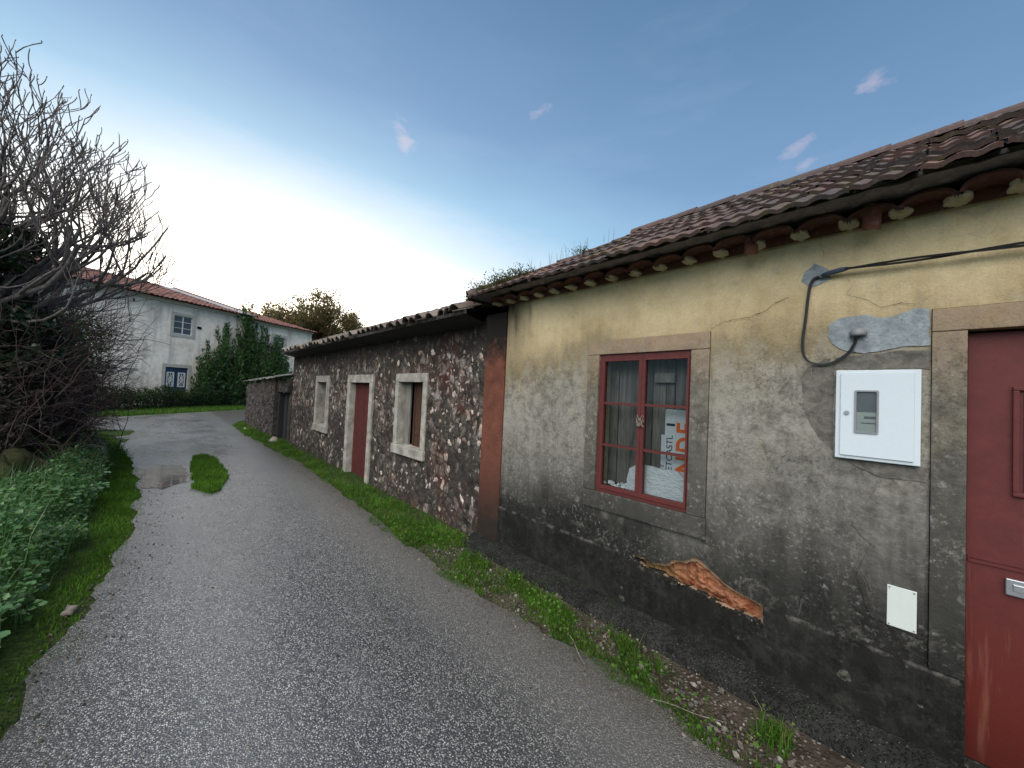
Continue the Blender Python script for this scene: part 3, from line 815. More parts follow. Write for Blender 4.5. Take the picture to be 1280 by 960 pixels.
        sash = c.build('sash', M['redwood'], frame)
        if hasattr(sash, 'name'): pass
        g = MB()
        zs = [z0+.030, z0+(z1-z0)*.335, z0+(z1-z0)*.655, z1-.024]
        for k in range(3):
            V = [(.016 + random.uniform(-.002, .002), yy, zz) for yy, zz in ((a+ra-.006, zs[k]), (b-.020, zs[k]), (b-.020, zs[k+1]), (a+ra-.006, zs[k+1]))]
            g.add(V, [(0, 3, 2, 1)])
        g.build('pane', M['glass'], frame)
    # a broken corner of glass and the wire that ties the leaves
    wi = MB()
    for k in range(7):
        zz = random.choice((1.52, 1.50, 1.478, 1.45)); y0 = ym + random.uniform(-.045, -.02); y1 = ym + random.uniform(.02, .045)
        pts = [(-.012 - .012*math.sin(PI*q/8), y0+(y1-y0)*q/8, zz + .018*math.sin(q*1.3+k) + random.uniform(-.004, .004)) for q in range(9)]
        wi.tube(pts, .0028, 5)
    wi.build('wire_tie', M['stone'], frame)
    # boards shuttering the window inside
    b = MB(); y = 1.03
    ws = [.10, .085, .12, .07, .11, .09, .10, .12, .09, .11]
    for i, q in enumerate(ws):
        b.cur = 0
        b.box((.155 + random.uniform(0, .03), y, .80), (.19, y+q-.008, 2.05)); y += q
    b.box((.133, 1.322, 1.775), (.153, 1.477, 1.847)); 
    b.build('inner_shutter', M['board'], t)
    k = MB(); k.box((.055, 1.888, .868), (.150, 1.901, 1.994)); k.build('reveal', M['cream'], t)
    d = MB(); d.box((.22, 1.0, .7), (.24, 2.05, 2.15)); d.build('room_shade', M['dark'], t)  # near-black sheet paints the unlit room behind the boards
    # door surround and door
    s = MB()
    s.box((-.012, -.092, .450), (.16, .0175, 2.013), .004); s.box((.002, -.092, -.02), (.16, .0175, .448))
    s.box((-.012, -1.067, 2.016), (.16, .0175, 2.122), .004); s.box((-.012, -1.067, -.02), (.16, -.953, 2.013), .004)
    s.box((.02, -.952, -.02), (.30, -.093, .095))
    s.build('door_surround', M['trim'], t)
    d = MB(); dx = .050
    d.box((dx, -.9515, .10), (dx+.04, -.0935, 2.006), .003)
    d.box((dx-.006, -.93, .967), (dx, -.10, .979)); 
    for (z0, z1) in ((.985, .995),): d.box((dx-.004, -.93, z0), (dx, -.10, z1))
    dd = d.build('door', M['reddoor'], t); dd['label'] = 'red painted metal door'
    g = MB(); y1, y0 = -.222, -.82
    for (a, b) in (((dx-.014, y0, 1.742), (dx, y1, 1.760)), ((dx-.014, y0, 1.285), (dx, y1, 1.303)), ((dx-.014, y1-.018, 1.303), (dx, y1, 1.742)), ((dx-.014, y0, 1.303), (dx, y0+.018, 1.742))): g.box(a, b, .004)
    for q in range(6): g.box((dx-.010, y0+.05+q*.1, 1.303), (dx-.002, y0+.062+q*.1, 1.742))
    g.build('door_grille', M['reddoor'], dd)
    g = MB(); g.box((dx-.003, y0+.018, 1.303), (dx-.0005, y1-.030, 1.742)); g.build('door_pane', M['darkpane'], dd)
    g = MB(); g.box((dx-.014, -.46, .862), (dx-.001, -.205, .932), .004); g.box((dx-.020, -.44, .885), (dx-.0145, -.225, .912), .002); g.build('letter_slot', M['steel'], dd)
    g = MB(); g.tube([(dx-.03, -.86, 1.02), (dx-.05, -.86, 1.03), (dx-.05, -.77, 1.03)], .009, 8); g.box((dx-.012, -.875, .95), (dx, -.845, 1.08), .003); g.build('door_handle', M['steel'], dd)
    # corner pilaster
    p = MB(); plate(p, [(3.103,-.02), (3.445,-.02), (3.445,2.52), (3.103,2.52)], [], -.016, .40, .10, lambda u, v: .006*fbm(u*4, v*4, 8))
    p.build('corner_pilaster', M['pilaster'], t)
    # repairs: cement patches
    def patch(name, poly, m, pr=.006, label=None, step=.02):
        q = MB(); rp = rough_poly(poly, .018, .007, 4, 26)
        plate(q, rp, [], -pr, .004+pr, step, lambda u, v: .003*fbm(u*22, v*22, 3)); o = q.build(name, m, t)
        if label: o['label'] = label
    patch('cement_patch', [(.407,2.03), (.40,2.09), (.36,2.125), (.26,2.132), (.21,2.105), (.15,2.11), (.08,2.135), (.025,2.128), (.025,1.955), (.12,1.95), (.20,1.935), (.26,1.925), (.34,1.95), (.388,1.984)], M['cement'], .006, 'pale grey cement patch above the meter box')
    patch('cement_patch', [(.53,2.36), (.515,2.41), (.47,2.445), (.44,2.43), (.405,2.40), (.40,2.345), (.44,2.325), (.49,2.315)], M['cement'], .006, 'small grey cement patch around the cable anchor')
    patch('damp_repair', [(.52,1.80), (.49,1.86), (.42,1.90), (.30,1.915), (.14,1.93), (.024,1.93), (.024,1.84), (.375,1.845), (.375,1.365), (.024,1.365), (.024,1.30), (.20,1.30), (.33,1.36), (.44,1.47), (.50,1.60)], M['mortar'], .003, 'grey brown repair render around the meter box', .03)
    patch('damp_repair', [(.25,1.14), (.20,1.24), (.12,1.29), (.03,1.29), (.03,.56), (.22,.60), (.27,.78), (.22,.95), (.29,1.03)], M['repair'], .005, 'grey repair render around the blank plate', .03)
    def crack(pts, wd=.0018):
        q = MB(); P_ = rough_poly(pts, .012, .004, 9, 40)
        n_ = int(len(P_)*.5) if False else len(P_)
        line = []
        for i_ in range(len(pts)-1):
            a_ = Vector(pts[i_]); b_ = Vector(pts[i_+1]); m_ = max(2, int((b_-a_).length/.012))
            for k_ in range(m_): line.append(a_.lerp(b_, k_/m_))
        line = [(u.x + .006*mnoise.noise(Vector((u.x*40, u.y*40, 1))), u.y + .006*mnoise.noise(Vector((u.x*40, u.y*40, 5)))) for u in line]
        V = []; F = []
        for i_, (a_, b_) in enumerate(line):
            t_ = wd*(.35 + abs(mnoise.noise(Vector((a_*25, b_*25, 2))))*1.6)
            V += [(-.0085, a_, b_-t_), (-.0085, a_, b_+t_)]
            if i_: k_ = 2*i_; F.append((k_-2, k_-1, k_+1, k_))
        q.add(V, F); q.build('crack', M['dark'], t)
    crack([(1.02,2.13), (.93,2.17), (.80,2.18), (.70,2.21), (.66,2.25), (.58,2.28)]); crack([(.44,2.45), (.43,2.50), (.45,2.55), (.44,2.60)])
    crack([(.33,2.34), (.31,2.29), (.33,2.25), (.24,2.20), (.20,2.16), (.12,2.17), (.06,2.15)], .0013)
    crack([(.54,1.83), (.545,1.74), (.515,1.64), (.50,1.56)], .0016)
    # eaves
    bl = [.95, .74, .531, .319, .127, -.058, -.238, -.44, -.64, -.84, -1.04, -1.24, -1.44, -1.64, -1.84, -2.04, -2.24, -2.44, -2.64, -2.84, -3.04]
    y = .95; bl = [q for q in bl]
    while y < 3.2: y += .205; bl.append(y)
    bl.sort()
    for q in bl:
        e = MB(); bm = bmesh.new(); bmesh.ops.create_icosphere(bm, subdivisions=3, radius=1)
        for v in bm.verts:
            co_ = v.co.copy(); nn = fbm(co_.x*1.5+q*9, co_.y*1.5, co_.z*1.5)*.25
            v.co = Vector((-.06 + co_.x*.085*(1+nn), q + co_.y*.042*(1+nn), 2.604 + (co_.z*.030 if co_.z > 0 else co_.z*.016)*(1+nn)))
        e.bm(bm); e.build('eave_mortar', M['cream'], t, smooth=True)
    def arch(mb, a, wd, x0, x1, z0, rise, tk=.012, n=10):
        V = []; F = []
        for x_ in (x0, x1):
            for k_ in (0, tk):
                for q in range(n+1):
                    an = PI*q/n; V.append((x_ + random.uniform(-.003, .003), a + math.cos(an)*(wd-k_), z0 + math.sin(an)*(rise-k_) + (.012 if x_ == x1 else 0)))
        m = n+1
        for k_ in range(n): F += [(k_+1, k_, 2*m+k_, 2*m+k_+1), (m+k_, m+k_+1, 3*m+k_+1, 3*m+k_), (k_, k_+1, m+k_+1, m+k_)]
        mb.add(V, F)
    for i in range(len(bl)-1):
        q = MB(); a = (bl[i]+bl[i+1])/2
        arch(q, a, (bl[i+1]-bl[i])*.5, -.175+random.uniform(-.02, .015), .03, 2.594+random.uniform(-.008, .006), .058)
        q.build('eave_tile', M['eavetile'], t, smooth=False)
        q = MB(); q.add([(-.03, bl[i]+.01, 2.585), (-.03, bl[i+1]-.01, 2.585), (-.03, bl[i+1]-.01, 2.66), (-.03, bl[i]+.01, 2.66)], [(0, 3, 2, 1)])
        q.build('eave_filling', M['eavetile'], t)
    for (yy, L_) in ((.735, .055), (.20, .060)):
        q = MB(); half_tube(q, (-.13, yy+.02, 2.655), (-.10, yy+.03, 2.60-L_), .036, up=(-1, 0, 0), n=8, jag=.004)
        q.build('eave_tile', M['eavetile'], t)['label'] = 'broken tile piece hanging under the eave'
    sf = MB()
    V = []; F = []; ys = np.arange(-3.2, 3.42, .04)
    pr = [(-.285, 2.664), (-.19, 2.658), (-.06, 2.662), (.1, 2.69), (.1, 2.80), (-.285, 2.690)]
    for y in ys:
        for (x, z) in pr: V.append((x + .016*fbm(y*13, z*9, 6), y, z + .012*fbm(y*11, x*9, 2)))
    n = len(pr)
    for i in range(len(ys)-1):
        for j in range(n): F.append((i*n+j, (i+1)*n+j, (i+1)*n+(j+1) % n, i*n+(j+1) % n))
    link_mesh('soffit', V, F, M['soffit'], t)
    # roof
    th = math.atan2(3.72-2.63, 1.6+.34); s = Vector((math.cos(th), 0, math.sin(th))); nv = Vector((-math.sin(th), 0, math.cos(th)))
    hip = lambda x: 3.46 - (x+.35)*(3.46-2.38)/1.95
    sag = lambda q: -.035*max(0, (q.y-1.9)/1.5)*max(0, 1-abs((q.x-.45)/1.1)) + .010*fbm(q.y*1.3, q.x*1.3, 2)
    rf = MB()
    tile_patch(rf, (-.355, -3.3, 2.645), s, (0, 1, 0), nv, 31, 7, .2235, .318, LUSA, keep=lambda c: c.y < hip(c.x)+.06, jit=.010, sag=sag, seed=4, thick=.022, lift=.024)
    # hip slope on the left end and the rear slope
    hs = Vector((0, -(3.50-2.38), 1.09)).normalized(); hn = Vector((0, hs.z, -hs.y))
    tile_patch(rf, (-.30, 3.50, 2.645), hs, (1, 0, 0), hn, 17, 4, .2235, .39, LUSA, keep=lambda c: c.y > hip(c.x)+.24 and c.y > hip(3.2-c.x)+.24, seed=5)
    s2 = Vector((-s.x, 0, s.z)); n2 = Vector((-nv.x, 0, nv.z))
    tile_patch(rf, (3.56, 2.9, 2.645), s2, (0, -1, 0), n2, 28, 6, .2235, .375, LUSA, keep=lambda c: c.y < hip(3.2-c.x)+.06, seed=6)
    deck = MB()
    deck.add([(-.30, -3.3, 2.662), (1.6, -3.3, 3.715), (1.6, 2.36, 3.715), (-.30, 3.44, 2.662)], [(0, 3, 2, 1)])
    deck.add([(3.54, -3.3, 2.640), (1.6, -3.3, 3.712), (1.6, 2.36, 3.712), (3.54, 3.44, 2.640)], [(0, 1, 2, 3)])
    deck.add([(-.34, 3.44, 2.636), (1.6, 2.36, 3.71), (3.54, 3.44, 2.636)], [(0, 2, 1)])
    roof = rf.build('roof', M['tile'], t)
    deck.build('roof_deck', M['darkboard'], roof)
    rg = MB(); y = -3.2
    while y < 2.35:
        half_tube(rg, (1.6, y, 3.735+random.uniform(-.006, .006)), (1.6, y+.41, 3.728), .080, n=8, r1=.074); y += .385
    hp0 = Vector((-.30, 3.43, 2.672)); hp1 = Vector((1.6, 2.38, 3.725)); L = (hp1-hp0).length; k = 0
    while k*.38 < L-.1:
        a = hp0.lerp(hp1, k*.38/L); b = hp0.lerp(hp1, min(1, (k*.38+.41)/L)); m_ = -.045*math.sin(PI*min(1, k*.38/L))
        half_tube(rg, a+Vector((0, 0, m_+random.uniform(-.012, .01))), b+Vector((0, 0, m_-.006)), .075, n=8, r1=.062); k += 1
    rg.build('ridge', M['tile'], roof)
    return t
cottage = yellow_cottage()

# ------------------------------------------------------------------ things fixed to the yellow wall
def wall_things():
    t = thing('meter_box', 'white square electricity meter box with small window on the stained wall', 'meter box', (-.003, .207, 1.373))
    b = MB(); x = -.030
    b.box((x, .050, 1.373), (.0, .364, 1.836), .004)
    b.build('case', M['white'], t)
    d = MB()
    plate(d, [(.072,1.392), (.342,1.392), (.342,1.818), (.072,1.818)], [[(.199,1.520), (.203,1.514), (.279,1.514), (.283,1.520), (.283,1.721), (.279,1.727), (.203,1.727), (.199,1.721)]], x-.008, .006)
    dr = d.build('door', M['white'], t)
    g = MB()
    pr = [(.195,1.516), (.199,1.510), (.283,1.510), (.287,1.516), (.287,1.725), (.283,1.731), (.199,1.731), (.195,1.725)]
    pi = [(.203,1.522), (.206,1.518), (.276,1.518), (.279,1.522), (.279,1.719), (.276,1.723), (.206,1.723), (.203,1.719)]
    plate(g, pr, [pi], x-.013, .008); g.build('window_rim', M['greyplastic'], dr)
    g = MB(); g.add([(x-.004, .2, 1.515), (x-.004, .282, 1.515), (x-.004, .282, 1.726), (x-.004, .2, 1.726)], [(0, 3, 2, 1)]); g.build('window', M['glass'], dr)
    m = MB(); m.box((x-.0025, .200, 1.515), (x-.0005, .282, 1.618)); m.build('meter', M['plate'], t)
    m = MB(); m.box((x-.0025, .200, 1.619), (x-.0008, .282, 1.726)); m.build('meter_back', M['greyplastic'], t)
    m = MB(); m.box((x-.0035, .206, 1.560), (x-.0026, .262, 1.566)); m.box((x-.0035, .206, 1.585), (x-.0026, .250, 1.598)); m.build('meter_display', M['greyplastic'], t)
    l = MB(); l.tube([(x-.006, .317, 1.612), (x-.013, .317, 1.612)], .011, 12); l.build('lock', M['steel'], dr)
    # blank plate
    t = thing('cover_plate', 'small blank off-white cover plate screwed low on the wall beside the red door', 'cover plate', (-.003, .106, .584))
    b = MB(); b.box((-.009, .056, .584), (-.0005, .157, .778), .002); b.build('panel', M['plate'], t)
    for (yy, zz) in ((.064, .593), (.149, .593), (.064, .769), (.149, .769)):
        q = MB(); q.tube([(-.0085, yy, zz), (-.0115, yy, zz)], .0034, 8); q.build('screw', M['steel'], t)
    # cable entry hood
    t = thing('cable_hood', 'grey plastic cable entry hood on the pale cement patch', 'cable hood', (-.008, .28, 2.0))
    bm = bmesh.new(); bmesh.ops.create_uvsphere(bm, u_segments=16, v_segments=10, radius=1)
    for v in bm.verts:
        c = v.co
        v.co = Vector((-.010 - max(0, c.x)*.045 - (.008 if c.z < -.2 and c.x > .3 else 0), .28 + c.y*.036, 2.035 + (c.z*.026 if c.z > -.2 else -.018)))
    b = MB(); b.bm(bm); b.build('hood', M['greyplastic'], t, smooth=True)
    b = MB(); b.box((-.009, .243, 2.005), (-.001, .317, 2.012)); b.build('back_plate', M['greyplastic'], t)
    # service drop
    t = thing('power_cable', 'black power cable along the yellow wall with a loop down to the hood', 'cable', (-.01, .42, 2.37))
    c1 = MB()
    for s_ in (0, 1):
        pts = []
        for k in range(41):
            y = .335 - k*.07; q = k*.55 + s_*PI
            sag = -.035*math.sin(PI*min(1, k/40)) + .008*k/40
            pts.append((-.050 + .007*math.cos(q), y, 2.377 + sag + .007*math.sin(q)))
        c1.tube(pts, .0055, 6)
    c1.build('overhead_line', M['black'], t)
    lo = MB()
    pts0 = [(.425,2.368), (.465,2.362), (.488,2.33), (.500,2.24), (.508,2.13), (.518,2.03), (.516,1.947), (.492,1.895), (.439,1.874), (.38,1.884), (.325,1.925), (.298,1.975), (.290,2.01)]
    def cr(P, n=6):
        o = []
        for i in range(len(P)-1):
            p0, p1, p2, p3 = [Vector(P[max(0, min(len(P)-1, i+q))]) for q in (-1, 0, 1, 2)]
            for k in range(n):
                u = k/n; o.append(.5*((2*p1)+(p2-p0)*u+(2*p0-5*p1+4*p2-p3)*u*u+(3*p1-p0-3*p2+p3)*u**3))
        o.append(Vector(P[-1])); return o
    for dd, rr_ in ((0, .0046), (.008, .0042)):
        pts = [(-.016 - (.012 if 0 else 0) - dd*.4, p[0]-dd*.8, p[1]-dd*(.5)) for p in cr([Vector(q) for q in pts0])]
        lo.tube(pts, rr_, 6)
    lo.build('drop_loop', M['black'], t)
    q = MB(); q.tube([(-.028, .43, 2.366), (-.036, .40, 2.371), (-.046, .345, 2.376), (-.050, .32, 2.377)], [.011, .014, .013, .008], 10); q.build('splice_sleeve', M['bluecap'], t, smooth=True)
    q = MB(); q.box((-.03, .425, 2.358), (.002, .445, 2.376), .002); q.tube([(-.002, .435, 2.367), (-.03, .435, 2.367)], .006, 8); q.build('anchor', M['greyplastic'], t)
    # foam sheet and sale sign leaning inside the window
    V2 = [(1.652,.893), (1.192,.893), (1.191,1.07), (1.212,1.095), (1.252,1.125), (1.321,1.128), (1.383,1.122), (1.446,1.131), (1.523,1.134), (1.58,1.122), (1.637,1.089), (1.654,1.001)]
    b = MB(); plate(b, rough_poly(V2, .03, .004, 3, 20), [], .075, .03, .025, lambda u, v: .004*fbm(u*14, v*24, 2))
    o = b.build('foam_sheet', M['foam'], None, smooth=False); tag(o, 'white wavy foam sheet propped behind the lower window panes', 'foam sheet')
    b = MB(); r = random.Random(5)
    for k in range(26):
        cy = r.uniform(1.66, 1.87); cz = r.uniform(.900, .925 + .03*(1-abs(cy-1.74)/.2)); s_ = r.uniform(.008, .022); d = Vector((r.uniform(-1, 1), r.uniform(-1, 1), r.uniform(-1, 1)))*s_
        e = d.orthogonal().normalized()*s_
        p = Vector((.085, cy, cz)); b.add([p-d-e, p+d-e, p+d+e, p-d+e], [(0, 1, 2, 3)])
    o = b.build('foam_scraps', M['foam'], None); tag(o, 'white torn foam scraps lying on the window ledge', 'foam scraps', kind='stuff')
    t = thing('sale_sign', 'white sale sign with orange letters turned on its side behind the right window leaf', 'sign', (.12, 1.27, .9))
    p = MB()
    p.box((.110, 1.147, .89), (.118, 1.286, 1.570)); p.box((.1125, 1.2885, .89), (.1195, 1.373, 1.573)); p.box((.122, 1.374, .89), (.128, 1.404, 1.378))
    p.build('panel', M['signboard'], t)
    def text(s_, size, y, z, x, m, name, sx=1.0, bold=0):
        cu = bpy.data.curves.new(name, 'FONT'); cu.body = s_; cu.size = size; cu.extrude = .0006; cu.offset = bold
        ob = bpy.data.objects.new(name, cu); COL.objects.link(ob)
        me = bpy.data.meshes.new_from_object(ob.evaluated_get(bpy.context.evaluated_depsgraph_get()))
        bpy.data.objects.remove(ob)
        # text reads upward: text x -> +z, text y -> +y (seen from -x, +y is to the left)
        me.transform(Matrix(((0, 0, -1, x), (0, 1, 0, y), (sx, 0, 0, z), (0, 0, 0, 1))))
        V = [v.co.copy() for v in me.vertices]; F = [tuple(f_.vertices) for f_ in me.polygons]
        return link_mesh(name, V, F, m, t)
    for ch, z0, k in (('N', 1.117, .80), ('D', 1.262, .80), ('E', 1.397, .86)): text(ch, .195, 1.146, z0, .1085, M['orange'], 'orange_lettering', k, .004)
    text('ETCASTL', .066, 1.312, 1.115, .1112, M['navy'], 'navy_lettering', 1.0, 0)
    text('I', .085, 1.300, 1.445, .1110, M['navy'], 'navy_lettering', 1.3, .003)
    text('E', .04, 1.376, 1.135, .1205, M['navy'], 'navy_lettering', 1.0, 0)
wall_things()

# ------------------------------------------------------------------ rubble stone cottage
def lump(mb, c, rad, seed, flat=.45, sub=1):
    bm = bmesh.new(); bmesh.ops.create_icosphere(bm, subdivisions=sub, radius=1)
    r = random.Random(seed); a = r.uniform(0, PI); ca, sa = math.cos(a), math.sin(a)
    off = Vector((r.uniform(0, 50), r.uniform(0, 50), r.uniform(0, 50)))
    for v in bm.verts:
        q = v.co*(1 + .75*mnoise.noise(v.co*1.3 + off) + .3*mnoise.noise(v.co*3.1 + off))
        y, z = q.y*rad[0], q.z*rad[1]
        v.co = Vector((c[0] + q.x*flat*min(rad), c[1] + y*ca - z*sa, c[2] + y*sa + z*ca))
    mb.bm(bm)

def stone_cottage():
    t = thing('stone_cottage', 'low rubble stone cottage blackened by mould with rusty red door and two small windows', 'cottage', (0, 7.9, 0))
    holes = [[(4.73,.66), (5.705,.66), (5.705,1.885), (4.73,1.885)], [(6.60,-.05), (7.85,-.05), (7.85,1.885), (6.60,1.885)], [(9.0,.60), (10.02,.60), (10.02,1.885), (9.0,1.885)]]
    outer = [(3.447,-.1), (6.60,-.1), (6.60,1.885), (7.85,1.885), (7.85,-.1), (12.32,-.1), (12.36,1.0), (12.33,2.5), (3.447,2.5)]
    disp = lambda u, v: .012 + .020*fbm(u*1.8, v*1.8, 3) + .018*fbm(u*7, v*8, 6)
    mb = MB(); plate(mb, outer, [holes[0], holes[2]], 0.0, .14, .06, disp)
    mb.box((.30, 3.45, -.1), (.34, 4.7, 2.5)); mb.box((.34, 12.0, -.1), (3.6, 12.3, 2.5)); mb.box((3.3, 3.5, -.1), (3.6, 12.0, 2.5))
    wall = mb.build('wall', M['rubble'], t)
    # stones standing proud of the mortar
    st = MB(); r = random.Random(11); n = 0
    while n < 620:
        y = r.uniform(3.5, 12.28); z = r.uniform(.0, 2.2)
        if any(h[0][0]-.06 < y < h[1][0]+.06 and h[0][1]-.06 < z < h[2][1]+.06 for h in holes): continue
        belt = max(0, 1-abs(z-1.65)/.6); near = max(0, min(1, (5.6-y)/1.5)); lowb = max(0, 1-abs(z-.45)/.3)
        pr = .12 + .75*belt*(.4+.6*fbm(y*.9+3, z*.9)+.2) + .35*near*(z > .9) + .35*lowb
        if r.random() > pr: continue
        s_ = r.uniform(.010, .030)*(1.7 if r.random() < .14 else 1)
        lump(st, (disp(y, z) + .004, y, z), (s_*r.uniform(.6, 1.1), s_*r.uniform(.9, 1.8)), n, .35, 2); n += 1
    st.build('facing_stone', M['lumps'], wall, smooth=False)['kind'] = 'stuff'
    bk = MB(); bk.box((.145, 3.45, -.1), (.295, 4.72, 2.5)); bk.box((.145, 5.71, -.1), (.295, 6.59, 2.5)); bk.box((.145, 7.86, -.1), (.295, 8.99, 2.5)); bk.box((.145, 10.03, -.1), (.295, 12.31, 2.5))
    bk.build('wall_core', M['drystone'], t)
    def surround(y0, y1, z0, z1, jy0, jy1, lz, sz, deep=.22, pr=-.016, name='window'):
        s_ = MB()
        s_.box((pr, y0+.002, lz), (deep, y1-.002, z1-.002), .008)
        s_.box((pr, y0+.002, sz+.001), (deep, jy0, lz-.002), .008); s_.box((pr, jy1, sz+.001), (deep, y1-.002, lz-.002), .008)
        if sz > .1: s_.box((pr-.02, y0-.01, z0+.002), (deep, y1+.01, sz-.002), .010)
        return s_
    # right window
    s_ = surround(4.73, 5.705, .66, 1.885, 4.845, 5.595, 1.755, .80)
    w = s_.build('window', M['oldstone'], t); w['label'] = 'stone framed window with half shut rusty shutters, nearer the yellow cottage'
    b = MB(); b.box((.115, 5.435, .80), (.14, 5.594, 1.75)); b.build('shutter', M['board'], w)['label'] = 'grey weathered shutter'
    b = MB(); b.box((.125, 4.90, .80), (.15, 5.27, 1.75)); b.box((.115, 4.92, .98), (.125, 5.25, 1.05)); b.box((.125, 5.285, .80), (.15, 5.335, 1.75)); b.build('shutter', M['brownwood'], w)['label'] = 'rusty brown shutter'
    b = MB(); b.box((.19, 4.84, .79), (.20, 5.6, 1.76)); b.build('opening', M['dark'], w)  # near-black sheet paints the unlit inside behind the shutters
    # left window
    s_ = surround(9.0, 10.02, .60, 1.885, 9.20, 9.87, 1.735, .76)
    w = s_.build('window', M['oldstone'], t); w['label'] = 'narrow stone framed window with brown shutter, farther from the yellow cottage'
    b = MB(); b.box((.18, 9.202, .765), (.20, 9.868, 1.73)); b.build('shutter', M['darkboard'], w)
    # door
    s_ = surround(6.60, 7.85, -.05, 1.885, 6.74, 7.70, 1.735, -.05, .26)
    d = s_.build('door', M['oldstone'], t); d['label'] = 'stone framed doorway with rusty red plank door'
    b = MB()
    for k in range(6): b.box((.10 + random.uniform(0, .004), 6.742 + k*.1595, -.04), (.135, 6.742 + (k+1)*.1595 - .004, 1.728))
    b.build('door_leaf', M['rust'], d)
    # roof of old canal tiles
    th = math.atan2(.85, 2.0); s = Vector((math.cos(th), 0, math.sin(th))); nv = Vector((-math.sin(th), 0, math.cos(th)))
    sag = lambda q: .03*fbm(q.y*.7, q.x*.9, 5) - .07*max(0, 1-abs(q.y-7.0)/3.2)*max(0, min(1, (q.x+.4)/1.2)) + .012*fbm(q.y*3, q.x*3, 9)
    rf = MB(); tile_patch(rf, (-.32, 3.50, 2.535), s, (0, 1, 0), nv, 44, 6, .20, .37, WAVE, jit=.014, sag=sag, seed=8, lift=.022)
    s2 = Vector((-s.x, 0, s.z)); n2 = Vector((-nv.x, 0, nv.z))
    tile_patch(rf, (3.8, 12.30, 2.535), s2, (0, -1, 0), n2, 44, 6, .20, .37, WAVE, jit=.014, sag=sag, seed=9)
    roof = rf.build('roof', M['canal'], t, smooth=False)
    dk = MB(); dk.add([(-.30, 3.48, 2.50), (1.74, 3.48, 3.32), (1.74, 12.3, 3.32), (-.30, 12.3, 2.50)], [(0, 3, 2, 1)])
    dk.add([(3.78, 3.48, 2.50), (1.74, 3.48, 3.318), (1.74, 12.3, 3.318), (3.78, 12.3, 2.50)], [(0, 1, 2, 3)])
    dk.add([(.05, 12.25, 2.5), (3.5, 12.25, 2.5), (1.74, 12.25, 3.3)], [(0, 1, 2)]); dk.build('roof_deck', M['darkboard'], roof)
    rg = MB(); y = 3.6
    while y < 12.2: half_tube(rg, (1.74, y, 3.40), (1.74, y+.42, 3.385), .10, n=8, r1=.085); y += .39
    rg.build('ridge', M['canal'], roof)
    # boarding under the eave
    V = [(-.29, 3.47, 2.50), (.05, 3.47, 2.42), (.05, 12.32, 2.42), (-.29, 12.32, 2.50)]
    e = MB(); e.add(V, [(0, 1, 2, 3)]); e.add([(x_, y_, z_+.045) for x_, y_, z_ in V], [(0, 3, 2, 1)]); e.add([V[0], V[3], (V[3][0], V[3][1], V[3][2]+.045), (V[0][0], V[0][1], V[0][2]+.045)], [(0, 3, 2, 1)])
    e.build('soffit', M['darkboard'], t)
    return t
stone_cottage()

def stone_shed():
    t = thing('stone_shed', 'low dark dry stone shed with tin and slab roof beyond the stone cottage', 'shed', (-.1, 15.8, 0))
    disp = lambda u, v: .03*fbm(u*2.2, v*2.6, 2) + .03*fbm(u*8, v*9, 5)
    mb = MB(); plate(mb, [(13.75,-.1), (19.1,-.1), (19.25,.8), (19.15,1.62), (13.75,1.78)], [], -.16, .45, .07, disp)
    mb.box((-.10, 12.40, 1.42), (.30, 13.74, 1.80)); mb.box((.30, 18.8, -.1), (3.0, 19.1, 1.7)); mb.box((2.7, 12.5, -.1), (3.0, 18.79, 2.1)); mb.box((.0, 12.36, -.1), (.30, 12.62, 1.41))
    wall = mb.build('wall', M['drystone'], t)
    st = MB(); r = random.Random(21)
    for n in range(700):
        y = r.uniform(13.8, 19.1); z = r.uniform(0, 1.62); s_ = r.uniform(.03, .085)
        lump(st, (-.16 + disp(y, z) + .004, y, z), (s_*1.2, s_*.75), n+2000, .5)
    for n in range(60):
        y = r.uniform(12.45, 13.7); z = r.uniform(1.44, 1.78); s_ = r.uniform(.03, .07)
        lump(st, (-.10, y, z), (s_*1.2, s_*.75), n+3000, .5)
    st.build('facing_stone', M['drylumps'], wall)['kind'] = 'stuff'
    d = MB(); d.box((.10, 12.63, -.02), (.13, 13.2, 1.40)); d.box((.085, 13.205, -.02), (.125, 13.74, 1.38)); d.build('door', M['blackwood'], t)['label'] = 'blackened plank door'
    p = MB(); p.box((-.05, 13.60, -.05), (.08, 13.745, 1.41)); p.build('door_post', M['blackwood'], t)
    rf = MB(); r = random.Random(4)
    y = 12.35
    while y < 19.3:
        wd = r.uniform(.35, .8)
        for j in range(4):
            x0 = -.30 + j*.72 + r.uniform(-.05, .05); z0 = 1.70 + (19.3-y)*.022 + j*.13 + r.uniform(0, .03)
            bm = bmesh.new(); bmesh.ops.create_cube(bm, size=1); bmesh.ops.subdivide_edges(bm, edges=bm.edges[:], cuts=2, use_grid_fill=True)
            rz = r.uniform(-.05, .05)
            for v in bm.verts:
                n_ = fbm(v.co.x*2+y, v.co.y*2+j, v.co.z)*.03
                v.co = Vector((x0 + (v.co.x+.5)*.82 + n_, y + (v.co.y+.5)*wd*1.05 + n_ + rz*v.co.x, z0 + .17*(v.co.x+.5) + v.co.z*.035 + n_))
            rf.bm(bm)
        y += wd
    rf.build('roof', M['slab'] if 'slab' in M else M['canal'], t)
    return t
M['slab'] = mat_tile('lichened stone slab', [(.12,.115,.11), (.20,.19,.18), (.27,.26,.25), (.15,.13,.115)], moss=.4, grime=.5)
stone_shed()

